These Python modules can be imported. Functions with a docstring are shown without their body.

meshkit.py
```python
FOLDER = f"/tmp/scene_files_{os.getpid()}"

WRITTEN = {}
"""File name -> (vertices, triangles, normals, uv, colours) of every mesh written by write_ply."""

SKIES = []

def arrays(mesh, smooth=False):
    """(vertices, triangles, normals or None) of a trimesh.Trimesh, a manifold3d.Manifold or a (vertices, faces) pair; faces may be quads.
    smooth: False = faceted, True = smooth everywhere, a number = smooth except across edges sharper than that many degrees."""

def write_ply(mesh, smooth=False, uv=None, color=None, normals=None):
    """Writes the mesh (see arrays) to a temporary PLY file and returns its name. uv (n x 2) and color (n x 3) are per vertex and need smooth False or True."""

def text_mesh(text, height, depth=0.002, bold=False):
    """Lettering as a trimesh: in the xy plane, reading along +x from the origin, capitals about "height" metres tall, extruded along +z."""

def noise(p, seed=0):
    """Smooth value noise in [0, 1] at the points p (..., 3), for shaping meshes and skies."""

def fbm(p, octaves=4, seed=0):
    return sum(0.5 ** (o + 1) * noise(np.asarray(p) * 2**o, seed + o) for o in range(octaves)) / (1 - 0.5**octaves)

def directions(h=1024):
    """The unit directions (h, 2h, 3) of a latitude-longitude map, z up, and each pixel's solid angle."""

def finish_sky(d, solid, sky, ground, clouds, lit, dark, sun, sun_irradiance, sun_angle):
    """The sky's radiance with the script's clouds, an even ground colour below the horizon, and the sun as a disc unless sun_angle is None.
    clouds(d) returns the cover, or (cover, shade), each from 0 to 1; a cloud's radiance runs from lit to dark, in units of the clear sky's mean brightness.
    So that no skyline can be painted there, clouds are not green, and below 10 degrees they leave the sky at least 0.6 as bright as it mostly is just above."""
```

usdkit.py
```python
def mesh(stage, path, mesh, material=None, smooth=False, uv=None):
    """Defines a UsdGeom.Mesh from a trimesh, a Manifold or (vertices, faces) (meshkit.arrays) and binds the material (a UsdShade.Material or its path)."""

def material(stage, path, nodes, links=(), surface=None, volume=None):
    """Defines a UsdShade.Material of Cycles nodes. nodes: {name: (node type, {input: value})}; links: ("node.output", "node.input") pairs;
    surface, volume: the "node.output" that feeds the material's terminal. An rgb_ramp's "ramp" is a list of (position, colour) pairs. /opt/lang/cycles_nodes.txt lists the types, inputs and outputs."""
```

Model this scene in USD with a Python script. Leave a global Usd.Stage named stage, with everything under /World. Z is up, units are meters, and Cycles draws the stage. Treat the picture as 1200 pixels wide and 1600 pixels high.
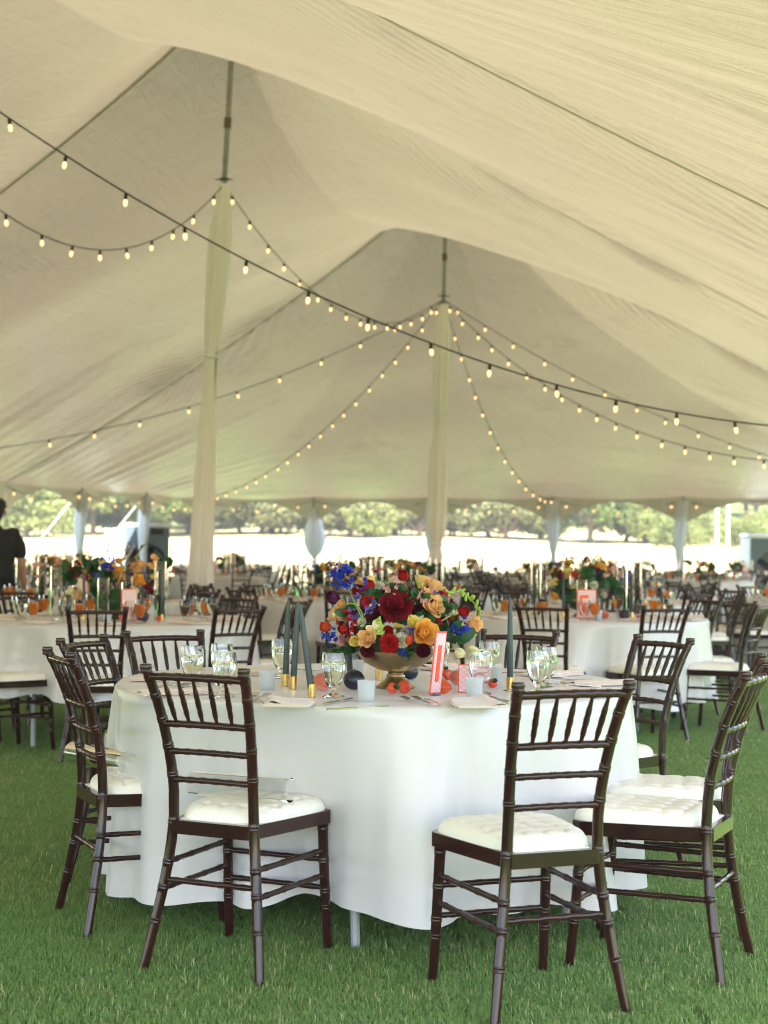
import math, random
import numpy as np, trimesh, usdkit, meshkit
import scipy.sparse as sp, scipy.sparse.linalg as spl
from scipy.ndimage import zoom as ndzoom, map_coordinates
from shapely.geometry import LineString, Polygon, box as sbox
from shapely.ops import unary_union
import manifold3d as m3
from pxr import Usd, UsdGeom, UsdLux, UsdShade, Gf, Sdf, Vt

stage = Usd.Stage.CreateInMemory()
UsdGeom.SetStageUpAxis(stage, 'Z')
W = UsdGeom.Xform.Define(stage, '/World'); stage.SetDefaultPrim(W.GetPrim())
UsdGeom.Scope.Define(stage, '/World/Looks')
PI = math.pi
# ------------------------------------------------------------------ camera
EYE, FPX = 1.235, 2500.0
PITCH, ROLL = math.atan(60 / 2500), math.radians(0.6)
_f = np.array([0, math.cos(PITCH), math.sin(PITCH)]); _r0 = np.array([1., 0, 0]); _u0 = np.array([0, -math.sin(PITCH), math.cos(PITCH)])
_r = math.cos(ROLL) * _r0 + math.sin(ROLL) * _u0; _u = math.cos(ROLL) * _u0 - math.sin(ROLL) * _r0
cam = UsdGeom.Camera.Define(stage, '/World/camera')
cam.AddTransformOp().Set(Gf.Matrix4d(*_r, 0, *_u, 0, *(-_f), 0, 0, 0, EYE, 1))
cam.CreateFocalLengthAttr(50.0); cam.CreateHorizontalApertureAttr(24.0); cam.CreateVerticalApertureAttr(32.0)
cam.CreateFStopAttr(3.5); cam.CreateFocusDistanceAttr(5.35)
cam.CreateClippingRangeAttr(Gf.Vec2f(0.05, 5000))
cam.CreateExposureAttr(2.93)
# ------------------------------------------------------------------ sky and sun
SUN_EL, SUN_AZ = math.radians(54), math.radians(165)     # azimuth clockwise from +y, towards the sun
sdir = np.array([math.sin(SUN_AZ) * math.cos(SUN_EL), math.cos(SUN_AZ) * math.cos(SUN_EL), math.sin(SUN_EL)])
skymat = usdkit.material(stage, '/World/Looks/sky_look', {
    's': ('sky_texture', {'sky_type': 'single_scattering', 'sun_disc': False, 'sun_elevation': SUN_EL, 'sun_rotation': SUN_AZ, 'aerosol_density': 1.5}),
    'b': ('background_shader', {'strength': 0.11})}, [('s.color', 'b.color')], surface='b.background')
dome = UsdLux.DomeLight.Define(stage, '/World/sky')
UsdShade.MaterialBindingAPI.Apply(dome.GetPrim()).Bind(skymat)
dome.GetPrim().SetCustomDataByKey('kind', 'structure'); dome.GetPrim().SetCustomDataByKey('label', 'clear bright daytime sky over the meadow'); dome.GetPrim().SetCustomDataByKey('category', 'sky')
sun = UsdLux.DistantLight.Define(stage, '/World/sun')
sun.CreateIntensityAttr(1.1); sun.CreateAngleAttr(0.5); sun.CreateColorAttr(Gf.Vec3f(1, .95, .86))
sun.GetPrim().CreateAttribute('inputs:normalize', Sdf.ValueTypeNames.Bool).Set(True)
_z = sdir; _x = np.cross([0, 0, 1.], _z); _x /= np.linalg.norm(_x); _y = np.cross(_z, _x)
sun.AddTransformOp().Set(Gf.Matrix4d(*_x, 0, *_y, 0, *_z, 0, 0, 0, 50, 1))
HAZE = .0009
# ------------------------------------------------------------------ helpers
used = {}
def numbered(path, name):
    k = (path, name); n = used.get(k, 0); used[k] = n + 1
    return name if n == 0 else f'{name}_{n:03d}'
def tag(o, label=None, cat=None, group=None, kind=None):
    p = o.GetPrim() if hasattr(o, 'GetPrim') else o
    for k, v in (('label', label), ('category', cat), ('group', group), ('kind', kind)):
        if v: p.SetCustomDataByKey(k, v)
    return p
def obj(name, mesh, mat, parent=None, smooth=False, label=None):
    base = str(parent.GetPath()) if parent is not None else '/World'
    m = usdkit.mesh(stage, base + '/' + numbered(base, name), mesh, mat, smooth)
    p = m.GetPrim()
    if label: p.SetCustomDataByKey('label', label)
    return p
def place(prim, loc, rz=0, scale=None):
    x = UsdGeom.Xformable(prim); x.ClearXformOpOrder()
    ops = []
    t = prim.GetAttribute('xformOp:translate')
    x.AddTranslateOp().Set(Gf.Vec3d(*map(float, loc))); x.AddRotateZOp().Set(float(math.degrees(rz)))
    if scale is not None: x.AddScaleOp().Set(Gf.Vec3f(*([scale] * 3 if np.ndim(scale) == 0 else scale)))
def thing(name, label, cat, loc=(0, 0, 0), rz=0, group=None, scale=None):
    x = UsdGeom.Xform.Define(stage, '/World/' + numbered('/World', name))
    place(x.GetPrim(), loc, rz, scale)
    return tag(x, label, cat, group)
def dup(root, loc, rz=0, label=None, group=None, scale=None):
    was = root.GetCustomData(); base = root.GetName()
    if base[-4:-3] == '_' and base[-3:].isdigit(): base = base[:-4]
    x = UsdGeom.Xform.Define(stage, '/World/' + numbered('/World', base))
    x.GetPrim().GetReferences().AddInternalReference(root.GetPath())
    place(x.GetPrim(), loc, rz, scale if scale is not None else (1, 1, 1))
    tag(x, label or was.get('label'), was.get('category'), group or was.get('group'))
    x.GetPrim().SetInstanceable(True)
    return x.GetPrim()
class Kind:
    """the first time the thing itself is made and placed, then copies of it"""
    def __init__(s, maker): s.maker, s.root = maker, None
    def __call__(s, label, loc, rz=0, group=None, scale=None):
        if s.root is None:
            s.root = s.maker(); place(s.root, loc, rz, scale if scale is not None else (1, 1, 1)); tag(s.root, label, None, group); return s.root
        return dup(s.root, loc, rz, label, group, scale)
cat_ = trimesh.util.concatenate
def cat(ms): return cat_([m for m in ms])
def T(m, loc=(0, 0, 0), rx=0, ry=0, rz=0):
    m = m.copy()
    M = trimesh.transformations.euler_matrix(rx, ry, rz, 'sxyz'); M[:3, 3] = loc
    m.apply_transform(M); return m
def tm(v, f): return trimesh.Trimesh(np.asarray(v, float), np.asarray(f), process=False)
def gridmesh(P, closed_u=False, closed_v=False):
    nu, nv = P.shape[:2]; idx = np.arange(nu * nv).reshape(nu, nv)
    a = idx if not closed_u else np.vstack([idx, idx[:1]])
    if closed_v: a = np.hstack([a, a[:, :1]])
    q = np.stack([a[:-1, :-1], a[1:, :-1], a[1:, 1:], a[:-1, 1:]], -1).reshape(-1, 4)
    return tm(P.reshape(-1, 3), np.vstack([q[:, [0, 1, 2]], q[:, [0, 2, 3]]]))
def tube(path, rad, n=8, cap=True):
    P = np.asarray(path, float); k = len(P); R = np.broadcast_to(np.asarray(rad, float), (k,))
    t = np.gradient(P, axis=0); t /= np.maximum(np.linalg.norm(t, axis=1, keepdims=True), 1e-12)
    a = np.cross(t[0], [0.31, 0.2, 0.93] if abs(t[0][2]) < .9 else [1, 0.1, 0]); a /= np.linalg.norm(a)
    A = []
    for i in range(k):
        a = a - t[i] * (a @ t[i]); a /= np.linalg.norm(a); A.append(a)
    A = np.array(A); B = np.cross(t, A)
    th = np.arange(n) / n * 2 * PI
    G = P[:, None] + R[:, None, None] * (np.cos(th)[None, :, None] * A[:, None] + np.sin(th)[None, :, None] * B[:, None])
    m = gridmesh(G, closed_v=True)
    v, f = m.vertices, m.faces[:, ::-1]
    if cap:
        v = np.vstack([v, P[0], P[-1]]); c0, c1 = k * n, k * n + 1; i = np.arange(n); j = (i + 1) % n
        f = np.vstack([f, np.stack([np.full(n, c0), j, i], 1), np.stack([np.full(n, c1), (k - 1) * n + i, (k - 1) * n + j], 1)])
    m = tm(v, f)
    return m
def lathe(prof, n=24, cap0=True):
    prof = np.asarray(prof, float); th = np.arange(n) / n * 2 * PI
    G = np.stack([prof[:, 0][:, None] * np.cos(th), prof[:, 0][:, None] * np.sin(th), np.repeat(prof[:, 1][:, None], n, 1)], -1)
    m = gridmesh(G, closed_v=True); m.invert(); return m
def bx(size, c=(0, 0, 0), bev=0):
    if bev:
        s = [max(x - 2 * bev, 1e-4) for x in size]
        pts = [np.array([sx * s[0] / 2, sy * s[1] / 2, sz * s[2] / 2]) + d for sx in (-1, 1) for sy in (-1, 1) for sz in (-1, 1) for d in (np.array([sx * bev, 0, 0]), np.array([0, sy * bev, 0]), np.array([0, 0, sz * bev]))]
        m = trimesh.convex.convex_hull(np.array(pts))
    else: m = trimesh.creation.box(size)
    m.apply_translation(c); return m
def smooth_path(pts, n):
    pts = np.asarray(pts, float)
    from scipy.interpolate import CubicSpline
    d = np.r_[0, np.cumsum(np.linalg.norm(np.diff(pts, axis=0), axis=1))]; return CubicSpline(d, pts)(np.linspace(0, d[-1], n))
def at(x, y, d):
    """the world point at depth d that the pixel (x, y) of the 1200 x 1600 picture shows: used to read places off the photograph"""
    v = _f * FPX + _r * (x - 600) - _u * (y - 800)
    return np.array([0, 0, EYE]) + v * (d / v[1])
def on(x, y, z):
    v = _f * FPX + _r * (x - 600) - _u * (y - 800)
    return np.array([0, 0, EYE]) + v * ((z - EYE) / v[2])
# ------------------------------------------------------------------ materials
LK = '/World/Looks/'
def principled(name, color, rough=.5, spec=.5, bump=None, var=None, metallic=0, coat=0, sheen=0, island=None, trans=0, extra=None):
    """bump = (scale, strength, distance[, stretch]); var = (scale, second colour); island = second colour mixed by island"""
    N = {'p': ('principled_bsdf', {'base_color': color, 'roughness': rough, 'specular_ior_level': spec, 'metallic': metallic, 'coat_weight': coat, 'sheen_weight': sheen, **(extra or {})})}
    Lk = []; out = 'p.BSDF'; col = None
    if bump or var: N['g'] = ('texture_coordinate', {})
    if var:
        N['vn'] = ('noise_texture', {'scale': var[0], 'detail': 4}); Lk.append(('g.object', 'vn.vector'))
        N['vm'] = ('rgb_ramp', {'ramp': [(.35, color), (.65, var[1])]}); Lk += [('vn.fac', 'vm.fac')]; col = 'vm.color'
    if island:
        N['ge'] = ('geometry', {}); N['ir'] = ('rgb_ramp', {'ramp': [(0, color), (1, island)]}); Lk.append(('ge.random_per_island', 'ir.fac')); col = 'ir.color'
    if col: Lk.append((col, 'p.base_color'))
    if bump:
        N['mp'] = ('mapping', {'scale': bump[3] if len(bump) > 3 else (1, 1, 1)}); N['bn'] = ('noise_texture', {'scale': bump[0], 'detail': 5, 'roughness': .6}); N['bu'] = ('bump', {'strength': bump[1], 'distance': bump[2]})
        Lk += [('g.object', 'mp.vector'), ('mp.vector', 'bn.vector'), ('bn.fac', 'bu.height'), ('bu.normal', 'p.normal')]
    if trans:
        N['t'] = ('translucent_bsdf', {'color': color}); N['mx'] = ('mix_closure', {'fac': trans})
        Lk += [('p.BSDF', 'mx.closure1'), ('t.BSDF', 'mx.closure2')]; out = 'mx.closure'
        if col: Lk.append((col, 't.color'))
        if bump: Lk.append(('bu.normal', 't.normal'))
    return usdkit.material(stage, LK + name, N, Lk, surface=out)
M = {}
M['wood'] = principled('dark_lacquer', (.017, .005, .004), .11, .4, var=(6, (.028, .008, .006)))
M['cushion'] = principled('ivory_vinyl', (.80, .75, .66), .42, .4, bump=(60, .15, .002))
M['cloth'] = principled('white_satin', (.58, .54, .535), .32, .6, bump=(18, .12, .006), sheen=.15)
M['napkin'] = principled('champagne_napkin', (.60, .48, .40), .8, .2, bump=(220, .25, .001), sheen=.3)
M['steel'] = principled('polished_steel', (.62, .60, .56), .16, .5, metallic=1)
M['brass'] = principled('brass', (.72, .50, .18), .2, .5, metallic=1)
M['bowl'] = principled('antique_brass', (.50, .40, .24), .27, .5, metallic=1, bump=(14, .1, .004), var=(9, (.40, .31, .18)))
M['candle'] = principled('slate_wax', (.035, .050, .052), .5, .4, bump=(40, .2, .002), var=(12, (.055, .075, .075)))
M['black'] = principled('black_plastic', (.012, .012, .012), .4, .4)
M['cord'] = principled('black_cord', (.01, .012, .01), .55, .4)
M['pole'] = principled('grey_pole', (.22, .22, .20), .45, .5, var=(7, (.30, .30, .28)))
M['pole_white'] = principled('galvanised_pole', (.40, .40, .40), .4, .5)
M['grey_leg'] = principled('grey_metal_leg', (.30, .31, .32), .4, .5)
M['wax'] = principled('white_wax', (.8, .78, .7), .5, .3)
M['white_plastic'] = principled('white_plastic', (.75, .77, .78), .4, .4, var=(3, (.68, .70, .70)))
M['drum'] = principled('blue_grey_plastic', (.10, .13, .16), .45, .4)
M['berry'] = principled('strawberry', (.55, .035, .018), .3, .5, var=(40, (.62, .12, .03)), bump=(110, .5, .003))
M['peach'] = principled('peach_skin', (.55, .16, .07), .7, .3, var=(22, (.38, .05, .05)), sheen=.4)
M['plum'] = principled('dark_plum', (.010, .012, .022), .32, .5, var=(15, (.02, .02, .04)))
M['skin'] = principled('skin', (.36, .18, .11), .5, .4)
M['hair'] = principled('black_hair', (.008, .006, .006), .5, .4, bump=(120, .6, .01))
M['shirt'] = principled('dark_shirt', (.018, .019, .018), .85, .2, bump=(60, .3, .004))
M['trousers'] = principled('black_trousers', (.010, .010, .011), .85, .2)
M['strap'] = principled('dark_webbing', (.10, .10, .08), .8, .2)
M['strap_w'] = principled('white_webbing', (.7, .7, .66), .7, .2)
M['stem'] = principled('green_stem', (.12, .22, .05), .5, .4, var=(20, (.20, .30, .07)))
M['leaf'] = principled('green_leaf', (.025, .085, .025), .45, .4, island=(.06, .15, .04), trans=.25)
M['lime'] = principled('lime_bud', (.35, .48, .08), .5, .3, island=(.50, .58, .16), trans=.2)
def petalm(n, a, b, tr=.28): M[n] = principled(n + '_petal', a, .6, .25, island=b, trans=tr)
petalm('red', (.42, .012, .012), (.56, .035, .022)); petalm('burgundy', (.085, .004, .012), (.20, .010, .022))
petalm('crimson', (.17, .005, .012), (.34, .012, .02)); petalm('purple', (.09, .012, .06), (.17, .025, .12))
petalm('blue', (.03, .05, .42), (.08, .13, .62)); petalm('violet', (.16, .14, .45), (.26, .22, .6))
petalm('yellow', (.80, .66, .16), (.86, .78, .36)); petalm('cream', (.82, .76, .46), (.85, .82, .60))
petalm('peach_p', (.80, .47, .20), (.84, .60, .34)); petalm('orange', (.80, .40, .07), (.84, .52, .14))
petalm('scarlet', (.62, .07, .025), (.68, .12, .05)); petalm('pink', (.70, .38, .33), (.78, .52, .45))
petalm('whitep', (.74, .74, .58), (.80, .80, .68)); petalm('mauve', (.45, .33, .32), (.55, .42, .40))
def glassmat(name, tint=(1, 1, 1), rough=0.0, gl=1.0):
    return usdkit.material(stage, LK + name, {'t': ('transparent_bsdf', {'color': tint}), 'g': ('glossy_bsdf', {'color': (gl, gl, gl), 'roughness': rough}), 'f': ('fresnel', {'IOR': 1.16}), 'm': ('mix_closure', {})},
                           [('f.fac', 'm.fac'), ('t.BSDF', 'm.closure1'), ('g.BSDF', 'm.closure2')], surface='m.closure')
M['pane'] = glassmat('thin_glass', (.975, .985, .98), .01)
M['glass'] = usdkit.material(stage, LK + 'clear_glass', {'p': ('principled_bsdf', {'base_color': (.97, .99, .98), 'roughness': 0.0, 'transmission_weight': 1.0, 'ior': 1.45})}, [], surface='p.BSDF')
M['water'] = usdkit.material(stage, LK + 'water', {'p': ('principled_bsdf', {'base_color': (1, 1, 1), 'roughness': 0.0, 'transmission_weight': 1.0, 'ior': 1.33})}, [], surface='p.BSDF')
M['tea'] = usdkit.material(stage, LK + 'iced_tea', {'p': ('principled_bsdf', {'base_color': (.95, .42, .06), 'roughness': .05, 'transmission_weight': .9, 'ior': 1.33}), 't': ('translucent_bsdf', {'color': (.95, .34, .04)}), 'm': ('mix_closure', {'fac': .5})},
                           [('p.BSDF', 'm.closure1'), ('t.BSDF', 'm.closure2')], surface='m.closure')
M['frost'] = usdkit.material(stage, LK + 'frosted_glass', {'p': ('principled_bsdf', {'base_color': (.80, .83, .86), 'roughness': .45, 'transmission_weight': .55}), 't': ('translucent_bsdf', {'color': (.8, .82, .85)}), 'm': ('mix_closure', {'fac': .4})},
                             [('p.BSDF', 'm.closure1'), ('t.BSDF', 'm.closure2')], surface='m.closure')
M['bulb'] = usdkit.material(stage, LK + 'lit_bulb', {'e': ('emission', {'color': (1, .60, .24), 'strength': .42})}, [], surface='e.emission')
M['card'] = principled('pink_card', (.72, .50, .47), .6, .3); M['card_border'] = principled('red_card_edge', (.72, .09, .06), .6, .3); M['numeral'] = principled('orange_numeral', (.80, .10, .04), .6, .3)
M['ikat'] = usdkit.material(stage, LK + 'ikat_print', {'tc': ('texture_coordinate', {}), 'mp': ('mapping', {'rotation': (0, 0, PI / 4), 'scale': (60, 60, 60)}), 'sx': ('separate_xyz', {}),
    'a': ('math', {'math_type': 'pingpong', 'value2': .5}), 'b': ('math', {'math_type': 'pingpong', 'value2': .5}), 'ad': ('math', {'math_type': 'add'}), 'n': ('noise_texture', {'scale': 90}), 'nm': ('math', {'math_type': 'multiply_add', 'value2': .25}),
    'md': ('math', {'math_type': 'pingpong', 'value2': .25}), 'gt': ('math', {'math_type': 'greater_than', 'value2': .12}), 'mx': ('mix', {'color1': (.72, .27, .31), 'color2': (.80, .68, .66)}), 'p': ('principled_bsdf', {'roughness': .6})},
    [('tc.object', 'mp.vector'), ('mp.vector', 'sx.vector'), ('sx.x', 'a.value1'), ('sx.z', 'b.value1'), ('a.value', 'ad.value1'), ('b.value', 'ad.value2'), ('ad.value', 'md.value1'), ('md.value', 'gt.value1'), ('gt.value', 'mx.fac'), ('mx.color', 'p.base_color')], surface='p.BSDF')
def canvas(name, base, tcol, fac, wr):
    """tent vinyl: semi-opaque, stained, finely creased"""
    return usdkit.material(stage, LK + name, {
        'ge': ('texture_coordinate', {}), 'n1': ('noise_texture', {'scale': .55, 'detail': 5, 'roughness': .65}), 'r1': ('rgb_ramp', {'ramp': [(.30, tuple(.70 * c for c in base)), (.45, base), (1, base)]}),
        'n2': ('noise_texture', {'scale': 5.0, 'detail': 6, 'roughness': .7}), 'r2': ('rgb_ramp', {'ramp': [(.25, (.93, .92, .88)), (.5, (1, 1, 1))]}), 'mu': ('mix', {'mix_type': 'multiply', 'fac': 1.0}),
        'mp': ('mapping', {'rotation': (0.3, .5, .6), 'scale': (.6, 6.0, 2.0)}), 'w1': ('noise_texture', {'scale': 1.6, 'detail': 6, 'roughness': .62, 'distortion': 1.2}),
        'mq': ('mapping', {'rotation': (0.2, .1, -.5), 'scale': (5.0, .8, 1.0)}), 'w2': ('noise_texture', {'scale': 2.2, 'detail': 5, 'roughness': .6, 'distortion': .8}), 'ad': ('math', {'math_type': 'add'}),
        'bu': ('bump', {'strength': wr, 'distance': .05}),
        'p': ('principled_bsdf', {'roughness': .33, 'specular_ior_level': 1.0}), 't': ('translucent_bsdf', {'color': tcol}), 'm': ('mix_closure', {'fac': fac})},
        [('ge.object', 'n1.vector'), ('n1.fac', 'r1.fac'), ('ge.object', 'n2.vector'), ('n2.fac', 'r2.fac'), ('r1.color', 'mu.color1'), ('r2.color', 'mu.color2'), ('mu.color', 'p.base_color'),
         ('ge.object', 'mp.vector'), ('mp.vector', 'w1.vector'), ('ge.object', 'mq.vector'), ('mq.vector', 'w2.vector'), ('w1.fac', 'ad.value1'), ('w2.fac', 'ad.value2'), ('ad.value', 'bu.height'), ('bu.normal', 'p.normal'), ('bu.normal', 't.normal'),
         ('p.BSDF', 'm.closure1'), ('t.BSDF', 'm.closure2')], surface='m.closure')
M['canvas'] = canvas('tent_vinyl', (.37, .322, .205), (.93, .72, .48), .046, .45)
M['valance'] = canvas('valance_vinyl', (.46, .41, .33), (.80, .70, .52), .02, .2)
M['seam'] = canvas('seam_vinyl', (.40, .34, .22), (.6, .5, .3), .02, .2)
M['drape'] = principled('ivory_drape', (.92, .86, .83), .8, .15, trans=.12, bump=(30, .15, .004, (8, 8, 1)))
M['sheer'] = principled('white_sheer', (.80, .80, .84), .8, .15, trans=.45, bump=(30, .15, .004, (8, 8, 1)))
# ------------------------------------------------------------------ the tent's frame of reference
uu = np.array([.324, .946]); uu /= np.hypot(*uu); vv = np.array([uu[1], -uu[0]])
P2 = np.array([1.05, 29.2]); BAY = 3.05; SP = 63 * BAY / 20
def tw(s, t, z=0): q = P2 + s * uu + t * vv; return np.array([q[0], q[1], z])
def to_st(x, y): q = np.array([x, y]) - P2; return q @ uu, q @ vv
TENT_RZ = math.atan2(vv[1], vv[0])      # local x = across (t), local y = along (s)
ZE, ZP = 2.55, 8.15
# ------------------------------------------------------------------ ground
def terrain_h(x, y):
    s, t = (x - P2[0]) * uu[0] + (y - P2[1]) * uu[1], (x - P2[0]) * vv[0] + (y - P2[1]) * vv[1]
    far = np.clip((y - 52) / 60, 0, 1); rise = 2.6 * far ** 1.3
    hill = np.clip((y - 112) / 130, 0, 1); rise = rise + 26 * hill ** 1.25 + .03 * np.maximum(y - 242, 0)
    return rise + (meshkit.fbm(np.stack([x * .06, y * .06, 0 * x], -1), 3, 5) - .5) * .8 * far
gx = np.unique(np.r_[np.linspace(-900, -80, 18), np.linspace(-80, 80, 90), np.linspace(80, 900, 18)])
gy = np.unique(np.r_[np.linspace(-500, -20, 14), np.linspace(-20, 250, 130), np.linspace(250, 1500, 20)])
GX, GY = np.meshgrid(gx, gy, indexing='ij')
fm = gridmesh(np.stack([GX, GY, terrain_h(GX, GY) - .03], -1))
if fm.face_normals[0][2] < 0: fm.invert()
M['field'] = usdkit.material(stage, LK + 'dry_meadow', {'tc': ('geometry', {}), 'n': ('noise_texture', {'scale': .12, 'detail': 8, 'roughness': .65}), 'r': ('rgb_ramp', {'ramp': [(.3, (.34, .29, .16)), (.55, (.44, .38, .22)), (.75, (.26, .28, .11))]}), 'sy': ('separate_xyz', {}), 'ry': ('map_range', {'from_min': 108, 'from_max': 122, 'clamp': True}), 'my': ('mix', {'color2': (.10, .13, .045)}),
    'n2': ('noise_texture', {'scale': 3, 'detail': 6}), 'b': ('bump', {'strength': .6, 'distance': .2}), 'p': ('principled_bsdf', {'roughness': .95, 'specular_ior_level': .1})},
    [('tc.position', 'n.vector'), ('n.fac', 'r.fac'), ('tc.position', 'sy.vector'), ('sy.y', 'ry.value'), ('ry.result', 'my.fac'), ('r.color', 'my.color1'), ('my.color', 'p.base_color'), ('tc.position', 'n2.vector'), ('n2.fac', 'b.height'), ('b.normal', 'p.normal')], surface='p.BSDF')
tag(obj('dry_meadow', fm, M['field'], smooth=True), 'pale dry meadow rising beyond the tent to the wooded slope', 'meadow', kind='structure')
M['lawn'] = usdkit.material(stage, LK + 'lawn_soil', {'tc': ('geometry', {}), 'n': ('noise_texture', {'scale': 1.1, 'detail': 8, 'roughness': .7}), 'r': ('rgb_ramp', {'ramp': [(.3, (.045, .11, .025)), (.6, (.07, .15, .035)), (.8, (.10, .16, .05))]}),
    'n2': ('noise_texture', {'scale': 60, 'detail': 5}), 'b': ('bump', {'strength': .8, 'distance': .03}), 'p': ('principled_bsdf', {'roughness': .9, 'specular_ior_level': .15})},
    [('tc.position', 'n.vector'), ('n.fac', 'r.fac'), ('r.color', 'p.base_color'), ('tc.position', 'n2.vector'), ('n2.fac', 'b.height'), ('b.normal', 'p.normal')], surface='p.BSDF')
rng = np.random.default_rng(4)
lt = np.linspace(0, 2 * PI, 120, endpoint=False); lc = tw(-9, 0)[:2]
rr = np.linspace(0, 1, 14)[1:]
edge = 31 + 1.2 * np.sin(lt * 5) + rng.normal(0, .25, 120)
LP = np.stack([lc[0] + rr[:, None] * edge * np.cos(lt), lc[1] + rr[:, None] * edge * np.sin(lt), np.zeros((13, 120))], -1)
lm = gridmesh(LP, closed_v=True)
lm = tm(np.vstack([lm.vertices, [lc[0], lc[1], 0]]), np.vstack([lm.faces, [[i, 13 * 120, (i + 1) % 120] for i in range(120)]]))
lm.fix_normals() if False else None
n_up = lm.face_normals[:, 2] < 0; lm.faces[n_up] = lm.faces[n_up][:, ::-1]
tag(obj('lawn', lm, M['lawn']), 'mown green lawn under and around the tent', 'lawn', kind='structure')
# ------------------------------------------------------------------ tent canopy: a stretched membrane solved over a grid
h = BAY / 20; N0, N1 = -183, 60; KS = (0, -63, -116)
def solve_roof(ws=60, wr=14, wh=25):
    S = np.arange(N0, N1 + 1); Tt = np.arange(-60, 61); nS, nT = len(S), len(Tt); idx = np.arange(nS * nT).reshape(nS, nT)
    w = np.ones((nS, nT - 1))
    for k in KS: w[k - N0] = ws
    I, J, Wt = [idx[:, :-1].ravel()], [idx[:, 1:].ravel()], [w.ravel()]
    w = np.ones((nS - 1, nT)); w[:, 60] = wr; I.append(idx[:-1].ravel()); J.append(idx[1:].ravel()); Wt.append(w.ravel())
    for c, sg in ((0, 1), (-116, -1)):
        for k in range(60):
            for q in (-1, 1): I.append([idx[c - N0 + sg * k, 60 + q * k]]); J.append([idx[c - N0 + sg * (k + 1), 60 + q * (k + 1)]]); Wt.append([wh / 1.41])
    I, J, Wt = map(np.concatenate, (I, J, Wt)); n = nS * nT
    A = sp.coo_matrix((Wt, (I, J)), (n, n)).tocsr(); A = A + A.T; L = (sp.diags(np.asarray(A.sum(1)).ravel()) - A).tocsr()
    fix = np.zeros((nS, nT), bool); fix[[0, -1]] = True; fix[:, [0, -1]] = True; Z = np.zeros((nS, nT))
    sag_s = .07 * np.sin(np.abs(np.mod(S - N1, 20)) / 20 * PI); sag_t = .07 * np.sin(np.abs(np.mod(Tt, 20)) / 20 * PI)
    Z[0] = Z[-1] = ZE - sag_t; Z[:, 0] = Z[:, -1] = ZE - sag_s
    for k in KS:
        for a in (-1, 0, 1):
            for b in (-1, 0, 1): fix[k - N0 + a, 60 + b] = True; Z[k - N0 + a, 60 + b] = ZP - .05 * (abs(a) + abs(b) > 0)
    f = fix.ravel(); z = Z.ravel().copy(); u = ~f
    z[u] = spl.spsolve(L[u][:, u].tocsc(), -L[u][:, f] @ z[f]); return z.reshape(nS, nT)
Zr = solve_roof()
def roof_z(s, t): return map_coordinates(Zr, [[s / h - N0], [t / h + 60]], order=1, mode='nearest')[0]
FZ = 3
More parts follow.
